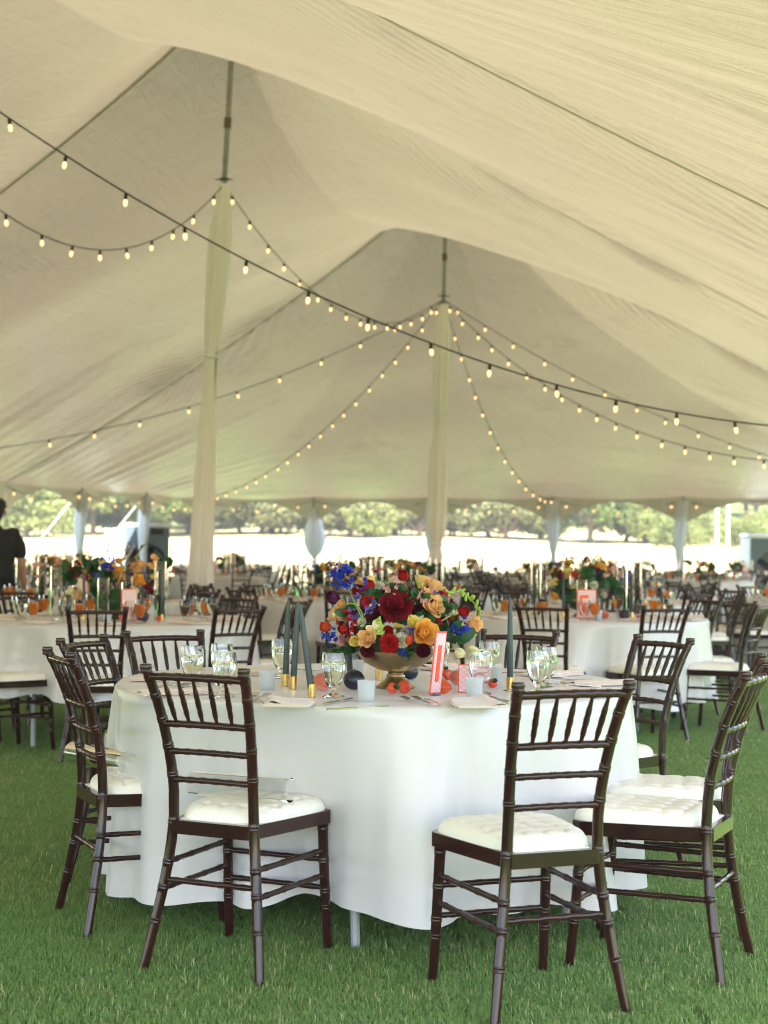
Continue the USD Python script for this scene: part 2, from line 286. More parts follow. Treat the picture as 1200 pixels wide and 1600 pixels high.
def roof_section(a, b):
    """canvas between grid rows a and b, three times finer, with creases off the seams"""
    zc = Zr[a - N0:b - N0 + 1]
    n_s, n_t = (b - a) * FZ + 1, 120 * FZ + 1
    s = np.linspace(a * h, b * h, n_s); t = np.linspace(-60 * h, 60 * h, n_t)
    SS, TT = np.meshgrid(s, t, indexing='ij')
    z = map_coordinates(zc, [(SS - a * h) / h, (TT + 60 * h) / h], order=1, mode='nearest')
    inner = np.clip(np.minimum(9.15 - np.abs(TT), np.minimum(SS - N0 * h, N1 * h - SS)) / .6, 0, 1)
    d = np.zeros_like(z)
    for k in KS:
        ds = SS - k * h; at_ = np.abs(TT)
        env = np.exp(-np.abs(ds) / .9) * np.clip(np.abs(ds) / .12, 0, 1) * np.clip((at_ - 1.2) / 1.5, 0, 1) * np.clip((9 - at_) / 1.5, 0, 1)
        nz = meshkit.noise(np.stack([at_ * 1.1, ds * .5, 0 * ds + k], -1), 3)
        nz2 = meshkit.noise(np.stack([at_ * .8, ds * .8, 0 * ds + 9 + k], -1), 8); d += env * (.024 if k < -100 else .030) * np.clip(1.8 * nz - .35, 0, 1.2) * np.sin(2 * PI * (at_ - 1.1 * np.abs(ds)) / .33 + 16 * nz2 + 7 * nz)
    # pulls running from the eave poles up the slope, and long soft billows
    ph = np.abs(np.mod((SS - N1 * h) / BAY + .5, 1) - .5) * BAY; edge_d = 9.15 - np.abs(TT)
    d += .05 * np.exp(-edge_d / 1.6) * np.cos(2 * PI * ph / .5) * np.exp(-ph / .8) * np.clip(edge_d / .4, 0, 1)
    d += .30 * (meshkit.fbm(np.stack([SS * .45, TT * .22, 0 * SS], -1), 2, 11) - .5) + .016 * (meshkit.fbm(np.stack([SS * 2.1 + TT, TT * .9, 0 * SS], -1), 3, 12) - .5)
    z = z + d * inner
    return gridmesh(np.stack([TT, SS, z], -1))
canopy = thing('tent_canopy', 'huge cream pole tent canopy with peaks and scalloped edge over the tables', 'tent', (P2[0], P2[1], 0), TENT_RZ)
for a, b in ((N0, -116), (-116, -63), (-63, 0), (0, N1)):
    obj('roof_section', roof_section(a, b), M['canvas'], canopy, smooth=True)
def ribbon(path, width_dir, w, th):
    P = np.asarray(path); D = np.asarray(width_dir, float); n = np.array([0, 0, 1.])
    q = [P - D * w / 2 - n * th, P + D * w / 2 - n * th, P + D * w / 2, P - D * w / 2]
    return gridmesh(np.stack(q, 1), closed_v=True)
for k in KS:
    t = np.linspace(-9.1, 9.1, 140); rp = np.stack([t, np.full_like(t, k * h), map_coordinates(Zr, [np.full_like(t, k - N0), t / h + 60], order=1, mode='nearest') - .012], -1)
    obj('seam_strap', ribbon(rp, (0, 1, 0), .045, .006), M['seam'], canopy, smooth=50)
def valance(n=28):
    """one bay of scalloped valance hanging from the eave; local x along the bay"""
    u = np.linspace(0, 1, n); x = u * BAY; zt = -.07 * np.sin(u * PI); drop = .05 + .60 * np.abs(2 * u - 1) ** 1.8
    w = np.linspace(0, 1, 6)[:, None]; yy = .02 * np.sin(u * 14)[None] * w
    G = np.stack([np.repeat(x[None], 6, 0), yy, zt[None] - drop[None] * w], -1); return gridmesh(G)
vm = valance()
bays = []
for i in range(12):
    s0 = N1 * h - (i + 1) * BAY
    for t0 in (-9.15, 9.15): bays.append(((t0, s0), PI / 2))
for i in range(6):
    for s0 in (N0 * h, N1 * h): bays.append(((-9.15 + i * BAY, s0), 0))
for (x, y), a in bays: obj('valance', T(vm, (x, y, ZE), rz=a), M['valance'], canopy, smooth=True)
# ------------------------------------------------------------------ poles and drapes
def cyl(r, z0, z1, n=16): return tube([(0, 0, z0), (0, 0, z1)], r, n)
COLLAR = 5.84
def center_pole(s, label, lean):
    o = tw(s, 0); p = thing('center_pole', label, 'tent pole', o)
    tl_ = lambda z: (lean * (z / COLLAR - 1), 0, z)
    obj('shaft', cat([tube([tl_(0), tl_(4.9)], .042, 16), tube([tl_(4.9), tl_(ZP + .05)], .034, 16)]), M['pole'], p, smooth=40)
    obj('base_plate', bx((.3, .3, .02), (-lean, 0, .012), .004), M['pole'], p)
    obj('collar', cat([tube([(.055 * math.cos(a), .055 * math.sin(a), COLLAR + .06) for a in np.linspace(0, 2 * PI, 17)], .012, 6, cap=False), T(cyl(.008, -.11, .11, 6), (0, 0, COLLAR + .06), ry=PI / 2)]), M['black'], p, smooth=40)
    obj('tape_band', tube([tl_(6.55), tl_(6.68)], .047, 16), principled('brown_tape', (.14, .10, .05), .7), p, smooth=40)
    return p
def drape_mesh(prof, folds, n=72, amp=.22, nz=60, lean=None, seed=1):
    """gathered cloth round a pole: prof = [(z, radius)]"""
    rg = np.random.default_rng(seed); pr = np.array(sorted(prof)); z = np.linspace(pr[0, 0], pr[-1, 0], nz)
    from scipy.interpolate import PchipInterpolator
    r = PchipInterpolator(pr[:, 0], pr[:, 1])(z); th = np.linspace(0, 2 * PI, n, endpoint=False)
    ph = rg.uniform(0, 6, 3); cx = np.zeros(nz); cy = np.zeros(nz)
    if lean is not None: ln = np.array(sorted(lean)); cx = PchipInterpolator(ln[:, 0], ln[:, 1])(z)
    rr_ = r[:, None] * (1 + amp * np.sin(folds * th + ph[0] + .25 * np.sin(z * 2)[:, None]) * .5 + amp * .4 * np.sin((folds * 2 + 1) * th + ph[1] + .4 * np.sin(z * 1.3 + 1)[:, None]))
    G = np.stack([cx[:, None] + rr_ * np.cos(th), cy[:, None] + rr_ * np.sin(th) , np.repeat(z[:, None], n, 1)], -1)
    m = gridmesh(G, closed_v=True); m.invert(); return m
center_pole(-SP, 'grey centre pole of the tent, the nearer and taller looking of two', .26)
center_pole(0, 'grey centre pole of the tent, the farther of two', .10)
def pole_drape(s, lean, prof, label, ties, seed):
    p = thing('pole_drape', label, 'drape', tw(s, 0))
    obj('fabric', drape_mesh(prof, 7, lean=lean, seed=seed), M['drape'], p, smooth=True)
    for z, r, cx in ties: obj('tie', T(tube([(r * math.cos(a), r * math.sin(a), 0) for a in np.linspace(0, 2 * PI, 17)], .018, 6, cap=False), (cx, 0, z)), M['drape'], p, smooth=True)
pole_drape(-SP, [(0.02, -.26), (3.6, -.14), (5.84, 0)], [(.02, .19), (.8, .15), (2.0, .12), (3.65, .075), (3.8, .085), (5.0, .13), (5.84, .06)], 'ivory drape tied round the nearer centre pole', [(3.65, .08, -.13)], 2)
pole_drape(0, [(0.02, -.10), (3.6, -.05), (5.7, 0)], [(.02, .17), (1.0, .13), (1.35, .08), (1.6, .15), (2.6, .16), (3.66, .08), (3.85, .11), (5.0, .14), (5.75, .06)], 'ivory drape tied twice round the farther centre pole', [(1.35, .10, -.08), (3.66, .085, -.05)], 3)
side_names = ['left side pole at the picture edge', 'second side pole from left', 'corner side pole left of the nearer drape', 'far side pole with the bulging bunched drape', 'far side pole just left of the farther drape', 'far side pole right of the farther drape', 'far side pole near the right picture edge']
side_pts = [(3.05, -9.15), (6.1, -9.15), (9.15, -9.15), (9.15, -6.1), (9.15, -3.05), (9.15, 0), (9.15, 3.05)]
for i, (s, t) in enumerate(side_pts):
    o = tw(s, t); p = thing('side_pole', 'thin grey ' + side_names[i].replace('side pole', 'tent side pole'), 'tent pole', o)
    obj('shaft', cyl(.026, 0, ZE + .12, 10), M['grey_leg'], p, smooth=40)
    obj('foot', bx((.14, .14, .012), (0, 0, .008), .003), M['grey_leg'], p)
    if i == 3: prof = [(.02, .16), (.5, .10), (1.05, .06), (1.15, .15), (1.5, .24), (1.9, .16), (2.3, .05)]
    elif i in (4,): prof = [(.02, .14), (.9, .11), (1.18, .045), (1.4, .09), (1.9, .12), (2.45, .10)]
    elif i in (2, 5): prof = [(.02, .17), (.8, .12), (1.15, .05), (1.35, .09), (1.9, .13), (2.45, .12)]
    else: prof = [(.02, .09), (.5, .05), (.75, .045), (1.3, .09), (1.9, .13), (2.45, .13)]
    d = thing('side_drape', 'white sheer drape on the ' + side_names[i], 'drape', o, rng.uniform(0, 6))
    obj('fabric', drape_mesh(prof, 6, n=48, nz=36, seed=10 + i, lean=[(0, rng.uniform(-.1, .1)), (1.1, rng.uniform(-.05, .1)), (2.5, 0)]), M['sheer'], d, smooth=True)
    n_out = np.array([-vv[0], -vv[1]]) if (t == -9.15 and s < 9) else (uu if s == 9.15 and t > -9 else (uu - vv) / 1.41)
    e = np.r_[o[:2] + n_out * 2.3, .02] - o
    g = thing('guy_strap', f'guy strap outside the ' + side_names[i], 'strap', o)
    obj('webbing', tube([(0, 0, ZE), e * .5 + [0, 0, ZE / 2 - .03], e], .012, 5), M['strap_w'] if i < 3 else M['strap'], g, smooth=True)
    obj('stake', tube([e + [0, 0, -.2], e + [0, 0, .18]], .018, 6), M['grey_leg'], g, smooth=40)
# ------------------------------------------------------------------ string lights
def socket_bulb(r=.0185):
    so = cat([lathe([(0, 0), (.009, 0), (.015, -.012), (.017, -.05), (.0145, -.056), (0, -.056)], 8)])
    bu = lathe([(0, -.05), (r * .55, -.054), (r * .85, -.066), (r, -.082), (r * .88, -.100), (r * .5, -.113), (0, -.117)], 10)
    return so, bu
SOCK, BULB = socket_bulb()
def string_light(label, A, B, sag, spacing, first=.3, scale=1.0, group=None, name='string_light', cr=.0065):
    A, B = np.asarray(A, float), np.asarray(B, float); k = np.linspace(0, 1, 70)[:, None]
    P = A + (B - A) * k - np.array([0, 0, 1]) * 4 * sag * k * (1 - k)
    p = thing(name, label, 'string lights', A, 0, group); P = P - A
    obj('cord', tube(P, cr, 5), M['cord'], p, smooth=True)
    L = np.r_[0, np.cumsum(np.linalg.norm(np.diff(P, axis=0), axis=1))]; x = first
    rg = np.random.default_rng(int(abs(A[0] * 100 + B[1] * 10)))
    while x < L[-1] - .15:
        q = np.array([np.interp(x, L, P[:, i]) for i in range(3)]); tl = rg.normal(0, .10, 2)
        so, bu = SOCK.copy(), BULB.copy(); [m.apply_scale(scale) for m in (so, bu)]
        s_ = obj('socket', T(so, q, tl[0], tl[1]), M['black'], p, smooth=40); obj('bulb', T(bu, q, tl[0], tl[1]), M['bulb'], s_, smooth=40)
        x += spacing * rg.uniform(.9, 1.1)
C1, C2 = tw(-SP, 0, COLLAR), tw(0, 0, COLLAR); C0 = tw(-116 * h, 0, COLLAR)
string_light('long near string of bulbs crossing the whole picture from upper left', C0, tw(-11.8, 9.15, 2.5), 1.22, .58, .2, .95, cr=.0075)
string_light('string of bulbs swooping left from the nearer centre pole', C1, C0, 1.48, .62, .35)
string_light('string of bulbs sagging between the two centre poles', C1, C2, .99, .62, .25)
string_light('string of bulbs from the farther centre pole towards the left eave', C2, tw(-10.5, -9.15, 2.5), 1.13, .85)
string_light('string of bulbs from the farther centre pole down to the left corner', C2, tw(9.15, -9.15, 2.5), .70, .62)
string_light('steep string of bulbs from the farther centre pole down to the far edge', C2, tw(9.15, 0, 2.5), .96, .62)
string_light('upper string of bulbs from the farther centre pole to the right', C2, tw(6.1, 9.15, 2.5), .73, .66)
string_light('lower string of bulbs from the farther centre pole to the right', C2, tw(-9.07, 9.15, 2.5), 1.22, .60)
for i, ((s0, t0), (s1, t1)) in enumerate(zip([(0, -9.15)] + side_pts[:-1] + [(9.15, 3.05)], side_pts + [(9.15, 6.1)])):
    string_light('short eave string of bulbs from ' + (['the left picture edge to the left side pole', 'left side pole to second side pole', 'second side pole to left corner', 'left corner to the bulging drape', 'the bulging drape to the farther drape', 'the farther drape to the pole right of it', 'right-hand far pole to the right drape', 'the rightmost drape to the picture edge'][i]), tw(s0, t0, 2.46), tw(s1, t1, 2.46), .20, .62, .3, name='eave_string_light', cr=.006)
# ------------------------------------------------------------------ chairs
def ringed(path, r, rings, n=9, ns=None, bump=.0017, taper=None):
    """a turned rod with bamboo rings; rings are fractions of its length"""
    P = np.asarray(path, float); r_big = np.max(r) > .012
    if len(P) > 2: P = smooth_path(P, 40)
    L = np.r_[0, np.cumsum(np.linalg.norm(np.diff(P, axis=0), axis=1))]; L /= L[-1]
    length = np.linalg.norm(np.diff(P, axis=0), axis=1).sum(); e = .0034 / length
    ks = set(np.linspace(0, 1, 13 if len(P) > 2 else 5).round(4))
    for q in rings:
        for o in (-2.5, -2.0, -.9, -.5, .5, .9, 2.0, 2.5): ks.add(round(min(max(q + o * e, 0), 1), 5))
    ks = np.array(sorted(ks)); pts = np.stack([np.interp(ks, L, P[:, i]) for i in range(3)], 1)
    rad = np.interp(ks, np.linspace(0, 1, len(np.atleast_1d(r))), np.atleast_1d(r)).astype(float)
    for q in rings:
        o = np.abs(ks - q) / e; rad = rad + (bump if r_big else bump * .75) * (((o <= 2.1) & (o >= .8)) * 1.0 + (o < .8) * .35)
    return tube(pts, rad, n)
def make_chair():
    t = thing('banquet_chair', 'dark bamboo-style chair', 'chair')
    wd = M['wood']
    zz = [0, .12, .25, .40, .47, .60, .75, .885]; xx = [.195, .176, .156, .138, .134, .137, .148, .163]; yy = [-.256, -.234, -.212, -.197, -.196, -.211, -.252, -.312]
    px_ = lambda z: np.interp(z, zz, xx); py_ = lambda z: np.interp(z, zz, yy)
    for s in (-1, 1):
        pts = [(s * a, b, c) for a, b, c in zip(xx, yy, zz)]
        m = ringed(pts, [.0135, .0155, .016, .0155, .015], [.16, .27, .35, .48, .635, .73, .82, .905, .968], 10)
        cap = lathe([(0, .012), (.0155, .0115), (.0182, .008), (.0182, -.001), (.0165, -.003), (.0165, -.007), (.0180, -.009), (.0180, -.012), (.014, -.016), (0, -.016)], 14)
        obj('back_post', cat([m, T(cap, (s * .1633, -.3134, .888))]), wd, t, smooth=45)
    for s in (-1, 1):
        obj('leg', ringed([(s * .168, .172, .425), (s * .172, .186, .2), (s * .176, .205, 0)], [.0165, .0155, .0135], [.10, .34, .56, .68], 10), wd, t, smooth=45)
    def bow(z, rr_, rings, name):
        x, y = px_(z), py_(z); k = np.linspace(-1, 1, 9)
        obj(name, ringed([(x * q, y - .016 * (1 - q * q), z + .004 * (1 - q * q)) for q in k], rr_, rings, 9), wd, t, smooth=45)
    fr = [(1 + q) / 2 for q in (-.64, -.32, 0, .32, .64)]
    bow(.862, .0115, fr, 'top_rail'); bow(.722, .0105, fr, 'back_rail')
    bow(.640, .009, [.1, .26, .42, .58, .74, .9], 'back_rail'); bow(.556, .009, [.1, .26, .42, .58, .74, .9], 'back_rail')
    for q in (-.64, -.32, 0, .32, .64):
        a = np.array([px_(.862) * q, py_(.862) - .016 * (1 - q * q), .857]); b = np.array([px_(.722) * q, py_(.722) - .016 * (1 - q * q), .727])
        obj('spindle', ringed([a, b], [.0042, .0068, .0080, .0080, .0070, .0042], [.30, .52, .75], 8, bump=.0013), wd, t, smooth=45)
    # seat frame: a bent rail round the seat
    def outline(g=0):
        pts = [(-.126, -.208), (-.134, -.17), (-.185, .12), (-.190, .165), (-.172, .19), (-.10, .203), (0, .207), (.10, .203), (.172, .19), (.190, .165), (.185, .12), (.134, -.17), (.126, -.208)]
        return Polygon(pts).buffer(g, join_style=1)
    fr_ = outline(.008).difference(outline(-.022)); m = trimesh.creation.extrude_polygon(fr_, .040, engine='earcut'); m.apply_translation((0, 0, .398))
    obj('seat_frame', m, wd, t, smooth=30)
    # tufted cushion
    nu, nv = 49, 49; a = np.sin(np.linspace(-PI / 2, PI / 2, nu)); b = a.copy(); A, B = np.meshgrid(a, b, indexing='ij')
    sq = np.sign(A) * np.abs(A), np.sign(B) * np.abs(B)
    R = np.maximum((np.abs(A) ** 5 + np.abs(B) ** 5) ** .2, 1e-9); Lm = np.maximum(np.abs(A), np.abs(B)); k = Lm / R
    U, V = A * k, B * k; rad = np.maximum(np.abs(U), np.abs(V)); rad = (np.abs(U) ** 5 + np.abs(V) ** 5) ** .2
    hw = np.interp(V, [-1, 1], [.136, .200]); X = U * hw; Y = np.where(V > 0, V * .208, V * .188) + .002
    Z = .044 * (1 - np.clip(rad, 0, 1) ** 9) ** .5
    for ix in range(-2, 3):
        for iy in range(-2, 3):
            cx_, cy_ = ix * .064 + (0), iy * .066 + .01
            if abs(cx_) > .135 or abs(cy_) > .16: continue
            d2 = (X - cx_) ** 2 + (Y - cy_) ** 2; Z = Z - .011 * np.exp(-d2 / .012 ** 2) * np.clip((1 - rad) * 6, 0, 1)
    gl = np.minimum(np.abs(np.mod(X + .032, .064) - .032), np.abs(np.mod(Y - .01 + .033, .066) - .033)); Z = Z - .004 * np.exp(-(gl / .006) ** 2) * np.clip((1 - rad) * 5, 0, 1)
    top = gridmesh(np.stack([X, Y, .438 + np.maximum(Z, 0)], -1)); 
    if top.face_normals[:, 2].mean() < 0: top.invert()
    und = trimesh.creation.extrude_polygon(outline(-.016), .006, engine='earcut'); und.apply_translation((0, 0, .434))
    obj('seat_cushion', cat([top, und]), M['cushion'], t, smooth=60)
    def st(a, b, r=.0085, rings=(.14, .38, .62, .86)): obj('stretcher', ringed([a, b], r, rings, 8), wd, t, smooth=45)
    lx = lambda z: np.interp(z, [0, .2, .425], [.176, .172, .168]); ly = lambda z: np.interp(z, [0, .2, .425], [.205, .186, .172])
    for s in (-1, 1):
        for z in (.312, .235): st((s * px_(z), py_(z), z), (s * lx(z), ly(z), z))
    for z in (.282, .195): st((-lx(z), ly(z), z), (lx(z), ly(z), z))
    st((-px_(.262), py_(.262), .262), (px_(.262), py_(.262), .262))
    return t.GetPrim()
chair = Kind(make_chair)
def seat(label, x, y, hx, hy, group=None):
    return chair(label, (x, y, 0), math.atan2(-hx, hy), group)
# ------------------------------------------------------------------ tables and cloths
RT, ZT = .915, .765
def cloth_mesh(seed, hem=.12, dents=(), nth=288, smoothness=1.0):
    rg = np.random.default_rng(seed); th = np.linspace(0, 2 * PI, nth, endpoint=False)
    def ring_noise(ks, amp, p=1.2):
        o = np.zeros(nth)
        for k in ks: o += amp / k ** p * np.sin(k * th + rg.uniform(0, 6.3)) * rg.uniform(.6, 1.3)
        return o
    wav = np.zeros(nth)
    for k in (7, 9, 11, 14, 19): wav += rg.uniform(.4, 1) * np.sin(k * th + rg.uniform(0, 6.3)) / 3.2
    fold = (.5 + .5 * wav); fold = np.sign(wav) * np.abs(wav) ** .8
    fine = ring_noise((17, 23, 31, 41), .35, .4)
    depth = np.linspace(0, 1, 30) ** .9
    rows = []
    for r in np.linspace(0.05, RT - .012, 16):
        z = ZT + .0012 * np.sin(5 * th + 20 * r + seed) * (r > .5)
        rows.append(np.stack([r * np.cos(th), r * np.sin(th), z], -1))
    hemz = hem + .025 * ring_noise((2, 3, 5), 1, .6) - .02 * fold
    sharp = np.zeros(nth)          # narrow ridges where the cloth breaks at the table edge
    for c_ in np.linspace(0, 2 * PI, 17, endpoint=False) + rg.normal(0, .10, 17):
        da = (th - c_ + PI) % (2 * PI) - PI; w_ = rg.uniform(.05, .11); sharp += rg.uniform(.3, 1) * np.exp(-(da / w_) ** 2)
    for q in depth:
        z = (ZT - .012) * (1 - q) + hemz * q
        flare = .020 * q + .075 * q ** 1.1 * fold * smoothness + .024 * q * fine * smoothness + (.055 * q ** .6) * sharp * smoothness + .004 * np.sin(46 * th + 6 * fine + 3 * q) * q ** .5
        flare = np.maximum(flare, -.10 * q)
        for (a0, wd, am, zz_) in dents:
            da = np.abs((th - a0 + PI) % (2 * PI) - PI); flare = flare - am * np.exp(-(da / wd) ** 2.6) * np.clip((zz_ - z) / .50, 0, 1)
        r = RT + flare + (.0 if q > 0 else 0); rows.append(np.stack([r * np.cos(th), r * np.sin(th), z], -1))
    G = np.array(rows); m = gridmesh(G, closed_v=True)
    v = np.vstack([m.vertices, [0, 0, ZT]]); f = np.vstack([m.faces, [[i, len(v) - 1, (i + 1) % nth] for i in range(nth)]])
    m = tm(v, f)
    bad = m.face_normals[:nth * 2][:, 2].mean() < 0
    if bad: m.faces[:len(m.faces) - nth] = m.faces[:len(m.faces) - nth][:, ::-1]
    if m.face_normals[-nth:][:, 2].mean() < 0: m.faces[-nth:] = m.faces[-nth:][:, ::-1]
    return m
def make_table():
    t = thing('round_table', 'round folding table', 'table')
    obj('tabletop', lathe([(0, ZT - .032), (.895, ZT - .032), (.903, ZT - .024), (.903, ZT - .012), (.897, ZT - .006), (0, ZT - .006)], 48), M['grey_leg'], t, smooth=40)
    for sx in (-1, 1):
        for sy in (-1, 1): obj('leg', tube([(sx * .35, sy * .42, ZT - .04), (sx * .40, sy * .62, .35), (sx * .40, sy * .64, 0)], .015, 8), M['grey_leg'], t, smooth=40)
        obj('crossbar', tube([(sx * .40, -.62, .3), (sx * .40, .62, .3)], .012, 8), M['grey_leg'], t, smooth=40)
    return t.GetPrim()
table = Kind(make_table)
def cloth_kind(seed, hem, **k):
    def mk():
        t = thing('tablecloth', 'white satin tablecloth', 'tablecloth'); obj('cloth', cloth_mesh(seed, hem, **k), M['cloth'], t, smooth=60); return t.GetPrim()
    return Kind(mk)
# ------------------------------------------------------------------ tableware
def make_goblet(mat_liq, level, name, lab, gm):
    def mk():
        t = thing(name, lab, 'goblet')
        out = [(.0, 0), (.034, 0), (.036, .003), (.030, .007), (.012, .013), (.008, .020), (.010, .027), (.019, .036), (.029, .052), (.0365, .075), (.0395, .098), (.0385, .122), (.036, .142)]
        inn = [(.0345, .142), (.037, .122), (.038, .098), (.035, .076), (.0275, .054), (.018, .040), (0, .033)]
        obj('glass', lathe(out + inn, 28), gm, t, smooth=50)
        pr = [p for p in inn if p[1] < level]; rl = np.interp(level, [p[1] for p in inn[::-1]], [p[0] for p in inn[::-1]])
        lq = [(0, level), (rl - .0006, level)] + [(max(r - .0006, 0), z + .0006) for r, z in pr]
        m = lathe(lq[::-1], 24); obj('drink', m, mat_liq, t, smooth=50)
        return t.GetPrim()
    return Kind(mk)
water_near = make_goblet(M['water'], .112, 'water_goblet', 'clear goblet of water', M['glass'])
water_far = make_goblet(M['water'], .105, 'water_glass', 'clear goblet of water', M['pane'])
tea_far = make_goblet(M['tea'], .118, 'iced_tea_goblet', 'goblet of iced tea', M['pane'])
def make_napkin(seed):
    def mk():
        t = thing('folded_napkin', 'folded champagne napkin', 'napkin'); rg = np.random.default_rng(seed)
        w = .072
        flap = smooth_path(np.array([(w, .008), (w * .2, .011), (-w * .35, .017), (-w * .62, .021), (-w * .78, .016), (-w * .60, .0115)]), 40)
        poly = unary_union([sbox(-w, .002, w, .007).buffer(.002, quad_segs=2), LineString(flap).buffer(.0016, quad_segs=2), LineString([(-w * .95, .010), (w * .9, .0095)]).buffer(.0012, quad_segs=2)]); poly = max(getattr(poly, 'geoms', [poly]), key=lambda g: g.area)
        m = trimesh.creation.extrude_polygon(poly, .23, engine='earcut'); v = m.vertices.copy()
        # stand the extrusion along y, then slice the length so it can bend
        m = tm(np.stack([v[:, 0], v[:, 2] - .115, v[:, 1]], -1), m.faces[:, ::-1]); m = m.subdivide_to_size(.05)
        q = m.vertices; k = q[:, 1] / .115
        q = np.stack([q[:, 0] * (1 + .12 * k) + .006 * np.sin(3 * k + seed), q[:, 1], np.maximum(q[:, 2], 0) * (1 - .25 * (.5 + .5 * k)) + .0012 * (1 + np.sin(4 * k + q[:, 0] * 12))], -1); q[:, 2] = np.maximum(q[:, 2] * .9, .0006)
        obj('fabric', tm(q, m.faces), M['napkin'], t, smooth=60); return t.GetPrim()
    return Kind(mk)
napkin = [make_napkin(1), make_napkin(2)]
def bent(poly, prof, th=.0022):
    m = trimesh.creation.extrude_polygon(poly, th, engine='earcut'); m = m.subdivide_to_size(.018); v = m.vertices; v[:, 2] += np.interp(v[:, 1], *prof); return tm(v, m.faces)
def make_fork():
    t = thing('dinner_fork', 'steel fork', 'fork')
    tines = [sbox(-.0115 + i * .0065, .135, -.0115 + i * .0065 + .0035, .190) for i in range(4)]
    head = Polygon([(-.0115, .140), (.0115, .140), (.010, .125), (.004, .110), (-.004, .110), (-.010, .125)])
    hd = Polygon([(-.003, .112), (.003, .112), (.0035, .07), (.006, .01), (.004, 0), (-.004, 0), (-.006, .01), (-.0035, .07)])
    obj('fork_body', bent(unary_union(tines + [head, hd]), ([0, .06, .11, .14, .19], [.001, .008, .010, .004, .012])), M['steel'], t, smooth=40); return t.GetPrim()
def make_knife():
    t = thing('table_knife', 'steel knife', 'knife')
    obj('blade', bent(Polygon([(-.004, .10), (.006, .10), (.0095, .12), (.010, .18), (.006, .205), (-.002, .213), (-.004, .2)]), ([0, .3], [.003, .003])), M['steel'], t, smooth=40)
    obj('handle', T(bx((.013, .104, .006), (0, .05, .004), .002)), M['steel'], t, smooth=30); return t.GetPrim()
fork, knife = Kind(make_fork), Kind(make_knife)
def make_cyl(name, gm_):
    def mk():
        t = thing(name, 'clear glass cylinder', 'glass cylinder')
        obj('glass', lathe([(0, .003), (.034, .003), (.036, .006), (.036, .34), (.0375, .341), (.0375, .002), (.036, 0), (0, 0)], 28), gm_, t, smooth=40); return t.GetPrim()
    return Kind(mk)
cylinder, lying_cylinder = make_cyl('glass_cylinder_vase', M['pane']), make_cyl('empty_glass_cylinder', M['pane'])
def make_holder():
    t = thing('candle_holder', 'brass candle holder', 'candle holder')
    obj('brass_tube', lathe([(0, 0), (.0122, 0), (.0128, .001), (.0128, .042), (.0118, .043), (.0112, .042), (.0112, .012), (0, .012)], 20), M['brass'], t, smooth=40); return t.GetPrim()
def make_taper():
    t = thing('taper_candle', 'tall slate grey taper candle', 'candle')
    m = lathe([(0, 0), (.0108, 0), (.0108, .02), (.0104, .12), (.0085, .24), (.0062, .285), (.003, .298), (0, .300)], 16); obj('wax', m, M['candle'], t, smooth=40)
    obj('wick', tube([(0, 0, .298), (.001, 0, .308)], .0009, 5), M['black'], t); return t.GetPrim()
holder, taper = Kind(make_holder), Kind(make_taper)
def make_votive():
    t = thing('votive_cup', 'frosted votive cup', 'votive')
    obj('cup', lathe([(0, 0), (.023, 0), (.0245, .003), (.0275, .066), (.0258, .066), (.0230, .012), (0, .010)], 24), M['frost'], t, smooth=40)
    obj('candle', lathe([(0, .0105), (.019, .0105), (.019, .024), (0, .025)], 16), M['wax'], t, smooth=40); return t.GetPrim()
votive = Kind(make_votive)
def make_bowl():
    t = thing('pedestal_bowl', 'antique brass pedestal bowl', 'bowl')
    obj('bowl', lathe([(0, .055), (.020, .055), (.060, .062), (.105, .085), (.132, .115), (.136, .128), (.132, .129), (.126, .118), (.10, .092), (.05, .075), (0, .072)], 40), M['bowl'], t, smooth=50)
    obj('foot', lathe([(0, 0), (.066, 0), (.068, .004), (.064, .008), (.058, .010), (.054, .016), (.040, .026), (.031, .036), (.033, .040), (.031, .045), (.025, .048), (.028, .052), (.024, .0555), (0, .0555)], 40), M['bowl'], t, smooth=40); return t.GetPrim()
bowl = Kind(make_bowl)
def blob(rx, ry, rz, seed=0, amp=.05, sub=3):
    m = trimesh.creation.icosphere(subdivisions=sub); v = m.vertices; n = meshkit.fbm(v * 1.6 + seed * 7, 2, seed) - .5; m.vertices = v * (1 + amp * n)[:, None] * np.array([rx, ry, rz]); return m
def make_strawberry():
    t = thing('strawberry', 'ripe strawberry', 'strawberry')
    m = lathe([(0, 0), (.006, .001), (.012, .008), (.0165, .018), (.0175, .026), (.013, .034), (.004, .037), (0, .036)], 20); m.vertices += (meshkit.fbm(m.vertices * 60, 2, 1) - .5)[:, None] * .003
    obj('flesh', m, M['berry'], t, smooth=60)
    lv = [T(petal(.016, .005, .3, .9, -.6, 3, 3), (0, 0, .0355), rz=i * 2 * PI / 7) for i in range(7)]
    obj('leaf_cap', cat(lv), M['leaf'], t, smooth=60); return t.GetPrim()
def make_fruit(name, mat, r, lab):
    def mk():
        t = thing(name, lab, name.split('_')[-1]); m = blob(r, r, r * .93, len(name), .06); v = m.vertices
        ang = np.arctan2(v[:, 1], v[:, 0]); m.vertices = v * (1 - .05 * np.exp(-(ang / .18) ** 2))[:, None]; m.apply_translation((0, 0, r * .92))
        obj('flesh', m, M[mat], t, smooth=True); obj('stalk', tube([(0, 0, r * 1.75), (.002, 0, r * 1.98)], .0014, 5), M['stem'], t); return t.GetPrim()
    return Kind(mk)
strawberry = Kind(make_strawberry); peach = make_fruit('ripe_peach', 'peach', .031, 'red peach'); plum = make_fruit('dark_plum', 'plum', .033, 'black plum')
